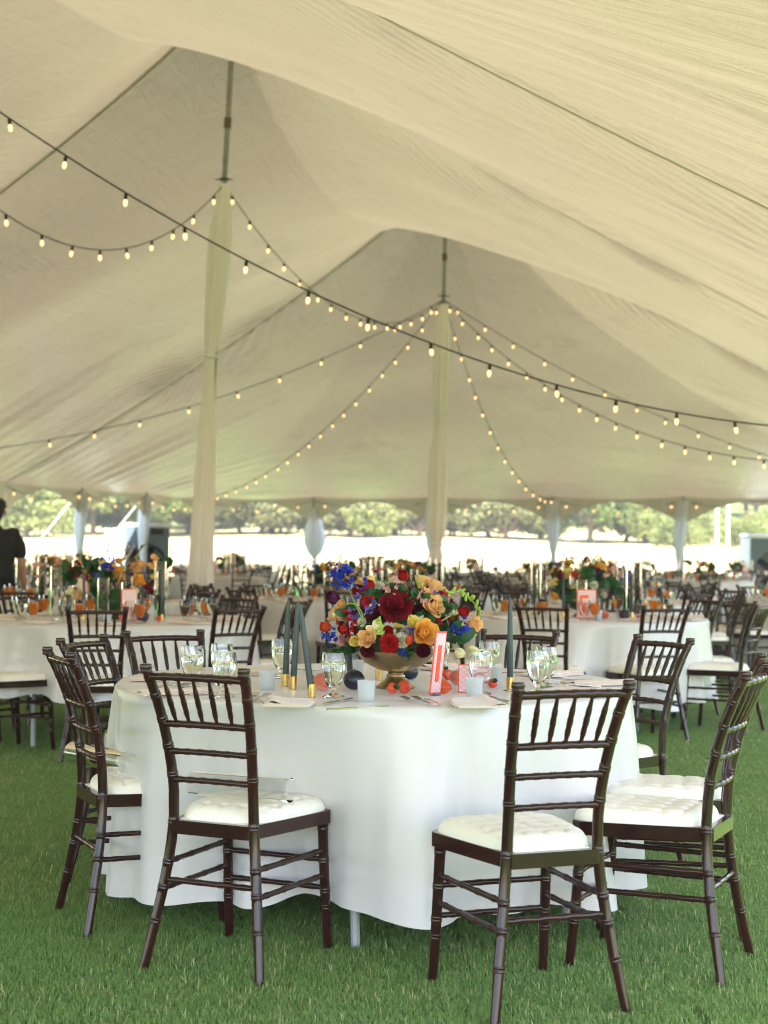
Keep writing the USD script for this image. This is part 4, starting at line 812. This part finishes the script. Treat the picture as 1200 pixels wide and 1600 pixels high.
for ti, (x, y, desc) in enumerate(OT + far):
    near = ti < 9; th0 = rg1.uniform(0, 2 * PI)
    table('round folding table: the ' + desc, (x, y, 0), rg1.uniform(0, 3))
    cloths[ti if ti < 2 else 2 + ti % 3](('white satin cloth hanging short of the grass on the ' if ti < 2 else 'white floor length cloth on the ') + desc, (x, y, 0), th0 if ti > 1 else (.3, 2.2)[ti])
    nc = 10 if near else 9
    a0 = {0: -PI / 2 + .10, 1: -PI / 2 - .30, 2: -PI / 2 - .3}.get(ti, rg1.uniform(0, .6))
    for k in range(nc):
        a = a0 + 2 * PI * k / nc + rg1.normal(0, .03)
        dr = dirw(a0 + 2 * PI * k / nc)
        R_ = .98 + rg1.uniform(-.05, .12); hx, hy = -math.cos(a + rg1.normal(0, .12)), -math.sin(a + rg1.normal(0, .12))
        if x + R_ * math.cos(a) > .26 * (y + R_ * math.sin(a)) + .5 or x + R_ * math.cos(a) < -.26 * (y + R_ * math.sin(a)) - .5: continue
        n_chair += 1; seat(f'dark wooden chair, {dr} of the {desc}', x + R_ * math.cos(a), y + R_ * math.sin(a), hx, hy, None if near else f'chairs round the {desc}')
    bowl('brass bowl of flowers on the ' + desc, (x, y, ZT + .002), 0); f_ = ff[ti % 3]('red, peach and yellow flowers on the ' + desc, (x, y, ZT + .135), (0.4, 1.2, 3)[ti % 3] + ti * .9, scale=(1.25 if ti < 2 else 1.05) if near else rg1.uniform(.9, 1.1))
    ns = 10 if near else 7
    for k in range(ns):
        a = a0 + 2 * PI * (k + .1) / ns; c, s_ = math.cos, math.sin
        dr = dirw(a0 + 2 * PI * k / ns); g = f'glasses on the {desc}'
        water_far(f'goblet of water, {dr} of the {desc}', (x + .64 * c(a + .14), y + .64 * s_(a + .14), ZT + .002), 0, g)
        tea_far(f'goblet of amber iced tea, {dr} of the {desc}', (x + .60 * c(a + .27), y + .60 * s_(a + .27), ZT + .002), 0, 'iced tea on the ' + desc)
        if near: napkin[k % 2](f'folded napkin, {dr} of the {desc}', (x + .78 * c(a), y + .78 * s_(a), ZT + .002), a + PI / 2 + rg1.normal(0, .2), 'napkins on the ' + desc)
    for k in range(6 if near else 4):
        a = th0 + k * 2 * PI / (6 if near else 4) + .4; r_ = .33 + .06 * (k % 2); cylinder(f'clear glass cylinder, {dirw(a)} of the flowers, {desc}', (x + r_ * math.cos(a), y + r_ * math.sin(a), ZT + .002), 0, 'glass cylinders on the ' + desc, scale=(1, 1, (1, .8, 1.12)[k % 3]))
    for k in range(4 if near else 1):
        a = th0 + 1 + k * 1.55; r_ = .30 + .1 * (k % 2); p = (x + r_ * math.cos(a), y + r_ * math.sin(a)); holder(f'brass candle holder, {dirw(a)} of the flowers, {desc}', (*p, ZT + .002), 0, 'holders on the ' + desc); taper(f'slate taper candle, {dirw(a)} of the flowers, {desc}', (*p, ZT + .014), 0, 'tapers on the ' + desc, scale=(1, 1, 1.05))
    if ti in (0, 1, 3): plum('black plum on the ' + desc, (x + .25, y - .42, ZT + .002), 0, scale=1.2); strawberry('red strawberry on the ' + desc, (x + .35, y - .40, ZT + .004), 0); peach('peach on the ' + desc, (x + .12, y - .36, ZT + .002), 0); votive('frosted votive cup on the ' + desc, (x + .05, y - .55, ZT + .002), 0)
    if ti == 1: table_card('pink card with a big orange numeral on the ' + desc, (x - .02, y - .45, ZT + .002), -.05, [(-.36, .12, -.24, .80), (-.36, .70, .1, .80), (-.36, .45, .1, .54), (-.36, .12, .1, .21), (.0, .12, .1, .54)])
    elif ti == 0: table_card('pink card with an orange block on the ' + desc, (x + .16, y - .40, ZT + .002), .9, [(-.36, .12, -.2, .62)])
    elif ti == 3: table_card('pink card with an orange corner block on the ' + desc, (x - .15, y - .42, ZT + .002), .1, [(-.5, .1, -.1, .55)])
    elif ti % 2: table_card('small pink card standing on the ' + desc, (x + .1, y - .45, ZT + .002), rg1.normal(0, .4), None)
print('tables', len(OT + far), 'chairs', n_chair + 9)
# ------------------------------------------------------------------ the standing person (seen from behind)
def body(chains, length=.03, it=10):
    """one smooth surface: hulls of spheres along chains of (point, radius)"""
    parts = []
    for ch in chains:
        for (a, ra), (b, rb) in zip(ch[:-1], ch[1:]):
            s1, s2 = m3.Manifold.sphere(ra, 20).translate(tuple(map(float, a))), m3.Manifold.sphere(rb, 20).translate(tuple(map(float, b))); parts.append(m3.Manifold.batch_hull([s1, s2]))
    m = m3.Manifold.batch_boolean(parts, m3.OpType.Add).refine_to_length(length).to_mesh(); t = trimesh.Trimesh(m.vert_properties[:, :3], m.tri_verts, process=True)
    trimesh.smoothing.filter_taubin(t, iterations=it); return t
def make_person():
    g = at(0, 860, 15.2); t = thing('person', 'person in a dark short-sleeved shirt standing with back turned at left', 'person', (g[0] - .05, 15.2, 0), .25, scale=.95)
    A = np.array
    def arm(s): return [((s * .185, 0, 1.42), .052), ((s * .235, .0, 1.30), .047), ((s * .265, -.01, 1.12), .038), ((s * .285, .05, .93), .030), ((s * .29, .075, .875), .024)]
    def hand(s):
        b = A((s * .29, .075, .875)); o = [[(b, .024), (b + [0, .012, -.04], .026), (b + [0, .02, -.085], .022)], [(b + [-s * .005, .02, -.02], .013), (b + [-s * .01, .05, -.055], .010), (b + [-s * .008, .06, -.085], .008)]]
        for i, (L, oy) in enumerate(((.065, -.024), (.078, -.008), (.074, .009), (.058, .024))): r_ = b + [0, .018 + oy, -.088]; o.append([(r_, .0095), (r_ + [-s * .008, .006, -L * .5], .0088), (r_ + [-s * .02, .012, -L], .0075)])
        return o
    torso = [((0, 0, .98), .135), ((0, .005, 1.10), .128), ((0, .01, 1.25), .135), ((0, .0, 1.36), .125), ((0, -.005, 1.45), .07)]
    sides = [[((s * .07, 0, .98), .115), ((s * .06, .005, 1.12), .105), ((s * .09, .0, 1.28), .115), ((s * .12, 0, 1.38), .085), ((s * .175, 0, 1.425), .055)] for s in (-1, 1)]
    neck = [((0, -.005, 1.45), .062), ((0, .01, 1.53), .055), ((0, .02, 1.58), .055)]
    head = [((0, .012, 1.66), .088), ((0, .045, 1.60), .060)]; skull = [((0, -.005, 1.67), .090), ((0, .035, 1.665), .083)]; nose = [((0, .10, 1.655), .014), ((0, .125, 1.625), .013)]; ears = [[((s * .088, .012, 1.65), .018), ((s * .092, .008, 1.625), .014)] for s in (-1, 1)]
    leg = lambda s: [((s * .09, 0, .95), .105), ((s * .10, .005, .75), .085), ((s * .105, .015, .50), .058), ((s * .11, -.01, .32), .055), ((s * .115, -.02, .09), .036), ((s * .115, -.01, .05), .038)]
    foot = lambda s: [((s * .115, -.03, .045), .042), ((s * .125, .09, .032), .032), ((s * .13, .16, .028), .026)]
    b = body([torso, *sides, neck, head, skull, nose, *ears, arm(-1), arm(1), leg(-1), leg(1), foot(-1), foot(1)], .025, 8)
    hd = cat([body(hand(s) + [arm(s)[-2:]], .006, 4) for s in (-1, 1)])
    bm = obj('body', cat([b, hd]), M['skin'], t, smooth=True)
    inf = lambda ch, d: [(p, r + d) for p, r in ch]
    sl = lambda s: [((s * .17, 0, 1.425), .066), ((s * .232, 0, 1.31), .068), ((s * .25, -.004, 1.235), .066)]
    sh = body([inf(torso[:4], .016), *[inf(c_, .014) for c_ in sides], sl(-1), sl(1), [((0, .0, 1.48), .068), ((0, .0, 1.42), .09)]], .02, 8); v = sh.vertices; v += ((meshkit.fbm(v * 9, 3, 2) - .5) * .018)[:, None] * sh.vertex_normals
    obj('shirt', tm(v, sh.faces), M['shirt'], bm, smooth=True); obj('trousers', body([inf(leg(-1)[:5], .014), inf(leg(1)[:5], .014), [((-.06, 0, .97), .13), ((.06, 0, .97), .13)]], .025, 8), M['trousers'], bm, smooth=True)
    hr = body([[((0, -.022, 1.685), .094), ((0, .02, 1.70), .088)], [((0, -.035, 1.67), .085), ((0, -.03, 1.60), .065)], [((-.04, -.02, 1.71), .07), ((.04, -.02, 1.71), .07)]], .012, 4); v = hr.vertices; v += ((meshkit.fbm(v * 40, 3, 5) - .5) * .022)[:, None] * hr.vertex_normals
    obj('hair', tm(v, hr.faces), M['hair'], bm, smooth=True); obj('shoes', cat([body([inf(foot(s), .008)], .02, 4) for s in (-1, 1)]), M['black'], bm, smooth=True)
make_person()
# ------------------------------------------------------------------ evaporative coolers outside the far edge
def cooler(label, loc, rz, w=1.05, d=.75, hgt=1.72):
    t = thing('evaporative_cooler', label, 'air cooler', loc, rz); z0 = .16; zc = z0 + (hgt - z0) * .46; R_ = w * .43
    front = sbox(-w / 2, 0, w / 2, hgt - z0).difference(Polygon([(R_ * math.cos(a), zc - z0 + R_ * math.sin(a)) for a in np.linspace(0, 2 * PI, 60)])); fr = trimesh.creation.extrude_polygon(front, .05, engine='earcut'); v = fr.vertices
    obj('fan_face', tm(np.stack([v[:, 0], -d / 2 - .05 + v[:, 2], v[:, 1] + z0], -1), fr.faces[:, ::-1]), M['drum'], t)
    sh = [bx((.04, d, hgt - z0), (s * (w / 2 - .02), 0, (hgt + z0) / 2), .004) for s in (-1, 1)] + [bx((w - .084, .04, hgt - z0), (0, d / 2 - .02, (hgt + z0) / 2), .004)]
    obj('housing', cat(sh), M['white_plastic'], t); obj('top_cover', bx((w + .04, d + .10, .10), (0, -.01, hgt + .052), .03), M['white_plastic'], t); obj('water_tank', bx((w - .09, d - .05, .30), (0, 0, z0 + .152), .02), M['white_plastic'], t)
    ring = lathe([(R_ - .005, -.06), (R_ + .03, -.06), (R_ + .03, .28), (R_ - .005, .28), (R_ - .005, -.06)], 48); obj('shroud', T(ring, (0, -d / 2 + .02, zc), rx=-PI / 2), M['black'], t, smooth=40)
    for k in range(5): obj('fan_blade', T(T(bx((R_ * .8, .02, .17), (R_ * .5, 0, 0), .004), rx=.5), (0, -d / 2 + .16, zc), ry=k * 2 * PI / 5), M['black'], t)
    obj('hub', T(lathe([(0, 0), (.09, 0), (.10, .02), (.10, .1), (0, .12)], 24), (0, -d / 2 + .2, zc), rx=PI / 2), M['black'], t, smooth=40)
    obj('grille', cat([tube([(r_ * math.cos(a), -d / 2 - .035, zc + r_ * math.sin(a)) for a in np.linspace(0, 2 * PI, 49)], .004, 4, cap=False) for r_ in np.linspace(.08, R_, 7)] + [tube([(0, -d / 2 - .03, zc), (R_ * math.cos(a), -d / 2 - .03, zc + R_ * math.sin(a))], .004, 4) for a in np.linspace(0, 2 * PI, 8, endpoint=False)]), M['black'], t)
    for sx in (-1, 1):
        for sy in (-1, 1): obj('wheel', T(lathe([(0, -.03), (.075, -.03), (.08, -.02), (.08, .02), (.075, .03), (0, .03)], 18), (sx * (w / 2 - .08), sy * (d / 2 - .08), .08), ry=PI / 2), M['black'], t, smooth=40)
    obj('control_panel', bx((.30, .02, .14), (w * .22, -d / 2 - .062, hgt - .09), .005), M['black'], t)
cooler('white evaporative cooler with a round black fan outside the left corner', (at(226, 860, 38.6)[0], 38.6, 0), .30)
cooler('white evaporative cooler with a round fan at the right picture edge', (at(1206, 860, 37.0)[0], 37.0, 0), .05, 1.25, .8, 1.60)
t = thing('equipment_case', 'white box standing left of the cooler beyond the tent', 'box', (at(184, 860, 41.5)[0], 41.5, 0), .1)
obj('case_body', bx((.62, .62, 1.62), (0, 0, .82), .02), M['white_plastic'], t); obj('lid', bx((.66, .66, .08), (0, 0, 1.672), .02), M['white_plastic'], t)
# ------------------------------------------------------------------ trees
M['bark'] = principled('bark', (.10, .075, .05), .9, .1, var=(4, (.16, .12, .09)))
def leafm(n, a, b): M[n] = principled(n, a, .55, .25, island=b, trans=.35)
leafm('leaves_light', (.17, .20, .06), (.27, .28, .10)); leafm('leaves_mid', (.12, .165, .045), (.20, .23, .08)); leafm('leaves_olive', (.17, .18, .075), (.26, .26, .12))
def make_tree(seed, name, label, ht, wd, mat, shrub=False):
    def mk():
        rg = np.random.default_rng(seed); t = thing(name, label, 'shrub' if shrub else 'tree'); tr = []
        lobes = []; nl = rg.integers(9, 14)
        for i in range(nl):
            a = rg.uniform(0, 2 * PI); e = rg.uniform(0, 1); r_ = wd / 2 * rg.uniform(.35, .95) * (1 - .45 * e)
            lobes.append((np.array([r_ * math.cos(a), r_ * math.sin(a), ht * (.30 + .55 * e)]), wd * rg.uniform(.14, .27)))
        lobes.append((np.array([0, 0, ht * .84]), wd * .2))
        base = np.array([0, 0, -.3]); fork_ = np.array([rg.normal(0, .15), rg.normal(0, .15), ht * (.12 if shrub else .24)]); tr.append(tube(smooth_path(np.array([base, fork_ * [.5, .5, .5], fork_]), 6), np.linspace(wd * .035, wd * .024, 6), 8))
        for c, _ in lobes: mid = fork_ + (c - fork_) * .5 + rg.normal(0, .2, 3); tr.append(tube(smooth_path(np.array([fork_, mid, c]), 7), np.linspace(wd * .018, wd * .004, 7), 6))
        obj('trunk', cat(tr), M['bark'], t, smooth=True)
        P = []; S_ = []
        for c, r_ in lobes:
            n = int(520 * (r_ / (wd * .2)) ** 2); d = rg.normal(0, 1, (n, 3)); d /= np.linalg.norm(d, axis=1, keepdims=True); rad = r_ * rg.uniform(.35, 1.12, (n, 1)) ** .6
            nz = meshkit.fbm(d * 2.2 + seed + c, 2, seed); keep = nz > .38; P.append((c + d * rad * [1, 1, .85] * (.75 + .6 * nz[:, None]))[keep])
        P = np.concatenate(P); n = len(P); sz = rg.uniform(.08, .20, n) * wd / 5.5
        A = rg.normal(0, 1, (n, 3)); A /= np.linalg.norm(A, axis=1, keepdims=True); B = np.cross(A, rg.normal(0, 1, (n, 3))); B /= np.linalg.norm(B, axis=1, keepdims=True)
        q = np.stack([P - A * sz[:, None], P + B * sz[:, None] * .6, P + A * sz[:, None], P - B * sz[:, None] * .6], 1).reshape(-1, 3); i = np.arange(n)[:, None] * 4
        obj('crown', tm(q, np.vstack([i + [0, 1, 2], i + [0, 2, 3]])), M[mat], t); return t.GetPrim()
    return Kind(mk)
trees = [make_tree(1, 'broadleaf_tree', 'broadleaf tree', 6.5, 6.0, 'leaves_light'), make_tree(2, 'broadleaf_tree', 'broadleaf tree', 5.6, 6.5, 'leaves_mid'), make_tree(3, 'cottonwood_tree', 'tall tree', 9.0, 6.0, 'leaves_mid'), make_tree(4, 'olive_shrub', 'shrubby tree', 4.0, 5.5, 'leaves_olive', True), make_tree(5, 'olive_shrub', 'shrubby tree', 3.2, 5.0, 'leaves_light', True)]
rg2 = np.random.default_rng(33)
GAP = [('left of the person', 20), ('between the leftmost drapes', 150), ('above the left cooler', 240), ('left of the nearer drape', 310), ('between the nearer drape and the bulging drape', 410), ('between the bulging drape and the farther drape', 570), ('right of the farther drape', 770), ('between the two right-hand side drapes', 970), ('at the right picture edge', 1150)]
KN = ['yellow green broadleaf tree', 'rounded mid green tree', 'tall mid green tree', 'low olive shrub', 'low light green shrub']
GAP = [('left of the person', 20), ('between the leftmost drapes', 150), ('above the left cooler', 240), ('left of the nearer drape', 310), ('right of the nearer drape', 410), ('left of the farther drape', 570), ('right of the farther drape', 770), ('between right-hand drapes', 970), ('at the right edge', 1150)]
PLAN = []
def plant(px_, d, k, sc):
    g = min(GAP, key=lambda q_: abs(q_[1] - px_))[0]; row = 'front' if d < 112 else ('middle' if d < 128 else 'back'); PLAN.append((px_, d, k, sc, f'{KN[k]} in the {row} rank, {g}'))
for px_ in np.arange(-80, 1060, 44):     # front rank, broken where the photograph shows bright meadow
    if 855 < px_ < 905 or 985 < px_ < 1015: continue
    plant(px_ + rg2.normal(0, 10), rg2.uniform(98, 108), [4, 1, 3, 4, 0, 3][rg2.integers(6)], rg2.uniform(.85, 1.15))
for px_ in np.arange(-90, 1200, 40): plant(px_ + rg2.normal(0, 12), rg2.uniform(114, 126), [0, 1, 4, 1, 3][rg2.integers(5)], rg2.uniform(.95, 1.3))
for px_ in np.arange(-90, 1300, 50): plant(px_ + rg2.normal(0, 14), rg2.uniform(132, 165), [2, 1, 0, 2][rg2.integers(4)], rg2.uniform(1.0, 1.4))
for px_ in (1090, 1120, 1160, 1195, 1050): plant(px_ + rg2.normal(0, 6), rg2.uniform(92, 104), 4, rg2.uniform(.55, .8))
by = {}
for p_ in PLAN: by.setdefault(p_[4], []).append(p_)
for lab, ps in by.items():
    ps.sort()
    for i, (px_, d, k, sc, _) in enumerate(ps):
        x = (px_ - 600) / FPX * d; z = float(terrain_h(np.array([x]), np.array([d]))[0])
        trees[k](lab + ('' if len(ps) == 1 else f', {ORD[i]} of {len(ps)}'), (x, d, z - .1), rg2.uniform(0, 6), 'trees beyond the meadow', sc)
# lamp posts and the house on the rise
M['white_paint'] = principled('white_paint', (.75, .73, .70), .5, .4); M['render'] = principled('pale_pink_render', (.72, .62, .58), .8, .2, var=(1.2, (.66, .56, .52))); M['roof_tile'] = principled('grey_roof', (.20, .17, .16), .8, .2); M['win'] = principled('dark_window', (.05, .06, .07), .08, .6)
for i, (x, d, l) in enumerate(((1058, 92, 'just left of the rightmost drape'), (1120, 86, 'right of the rightmost drape, first of two'), (1137, 88, 'right of the rightmost drape, second of two'))):
    p0 = at(x, 860, d); z = float(terrain_h(np.array([p0[0]]), np.array([float(d)]))[0]); t = thing('lamp_post', 'tall white post in the meadow ' + l, 'post', (p0[0], d, z))
    obj('post', tube([(0, 0, -.3), (0, 0, 6.2)], np.array([.09, .07]), 10), M['pole_white'], t, smooth=40); obj('lamp_head', T(bx((.5, .25, .12), (.2, 0, 6.22), .03)), M['white_paint'], t)
p0 = at(1232, 800, 150); hz = float(terrain_h(np.array([p0[0]]), np.array([150.]))[0]); t = thing('house', 'pale pink house with dark windows on the rise at right', 'house', (p0[0], 150, hz - .3), -.08)
obj('wall', bx((9, 8, 6.0), (0, 0, 3.0), .02), M['render'], t); rp = trimesh.creation.extrude_polygon(Polygon([(-4.9, 0), (4.9, 0), (0, 2.4)]), 8.6, engine='earcut'); v = rp.vertices; obj('roof', tm(np.stack([v[:, 0], v[:, 2] - 4.3, v[:, 1] + 6.02], -1), rp.faces[:, ::-1]), M['roof_tile'], t)
for ix in range(5):
    for iz in range(2):
        w_ = obj('window', bx((1.0, .10, 1.5), (-3.6 + ix * 1.8, -4.03, 1.5 + iz * 2.7), .02), M['white_paint'], t); obj('pane', bx((.8, .04, 1.3), (-3.6 + ix * 1.8, -4.075, 1.5 + iz * 2.7)), M['win'], w_)
obj('balcony', bx((9.2, 1.2, .15), (0, -4.7, 2.75), .02), M['white_paint'], t)
# ------------------------------------------------------------------ grass
M['grass'] = principled('grass_blade', (.185, .30, .075), .42, .45, island=(.35, .44, .16), trans=.30)
M['grass_dry'] = principled('dry_grass_blade', (.42, .42, .18), .5, .3, island=(.60, .56, .32), trans=.3)
def grass_patch(seed, n, dry, size=.6):
    rg = np.random.default_rng(seed); P = np.zeros((n, 3)); P[:, :2] = rg.uniform(-size / 2, size / 2, (n, 2)); a = rg.uniform(0, 2 * PI, n)
    clump = meshkit.fbm(np.stack([P[:, 0] * 14, P[:, 1] * 14, np.full(n, seed)], -1), 2, seed)
    L = rg.uniform(.010, .024, n) * (.6 + .8 * clump) * (1.5 if dry else 1); ln = rg.uniform(.2, 1.1, n); wd = rg.uniform(.0008, .0016, n)
    d = np.stack([np.cos(a), np.sin(a), 0 * a], -1); s = np.stack([-np.sin(a), np.cos(a), 0 * a], -1)
    mid = P + d * (L * .35 * ln)[:, None] + np.array([0, 0, 1.]) * (L * .62)[:, None]; tip = P + d * (L * ln)[:, None] + np.array([0, 0, 1.]) * (L * (1.05 - .35 * ln))[:, None]
    w3 = wd[:, None]; q = np.stack([P - s * w3, P + s * w3, mid + s * w3 * .8, mid - s * w3 * .8, tip], 1).reshape(-1, 3); i = np.arange(n)[:, None] * 5
    return tm(q, np.vstack([i + [0, 1, 2], i + [0, 2, 3], i + [3, 2, 4]]))
pi = UsdGeom.PointInstancer.Define(stage, '/World/grass'); protos = []
for k in range(4):
    m_ = usdkit.mesh(stage, f'/World/grass/tuft{"" if k == 0 else f"_{k:03d}"}', grass_patch(50 + k, 13000, False), M['grass']); protos.append(m_.GetPath())
for k in range(2):
    m_ = usdkit.mesh(stage, f'/World/grass/dry_tuft{"" if k == 0 else f"_{k:03d}"}', grass_patch(70 + k, 420, True), M['grass_dry']); protos.append(m_.GetPath())
pos, ori, ids = [], [], []
rg3 = np.random.default_rng(8)
for j in range(40):
    y = 3.6 + j * .55; half = .27 * y + .8; nx = int(half / .55)
    for i in range(-nx, nx + 1):
        for kk in ([rg3.integers(4)] + ([4 + rg3.integers(2)] if rg3.uniform() < .8 else [])):
            a = rg3.integers(4) * PI / 4; pos.append((i * .55 + rg3.normal(0, .03), y + rg3.normal(0, .03), 0)); ori.append(Gf.Quath(math.cos(a), 0, 0, math.sin(a))); ids.append(int(kk))
pi.CreatePrototypesRel().SetTargets(protos); pi.CreatePositionsAttr(Vt.Vec3fArray([Gf.Vec3f(*map(float, p)) for p in pos])); pi.CreateOrientationsAttr(Vt.QuathArray(ori)); pi.CreateProtoIndicesAttr(Vt.IntArray(ids))
tag(pi, 'short green lawn grass with paler dry blades', 'grass', kind='stuff')

# ------------------------------------------------------------------ air
hz_ = usdkit.material(stage, LK + 'haze', {'v': ('principled_volume', {'color': (.97, .96, .90), 'density': HAZE, 'anisotropy': .3})}, [], volume='v.volume')  # thin volume added to lift the far trees, standing in for lens flare
tag(obj('haze', bx((420, 420, 62), (0, 140, 29.5)), hz_), 'thin haze added to wash out the meadow and trees like lens flare', 'haze', kind='stuff')
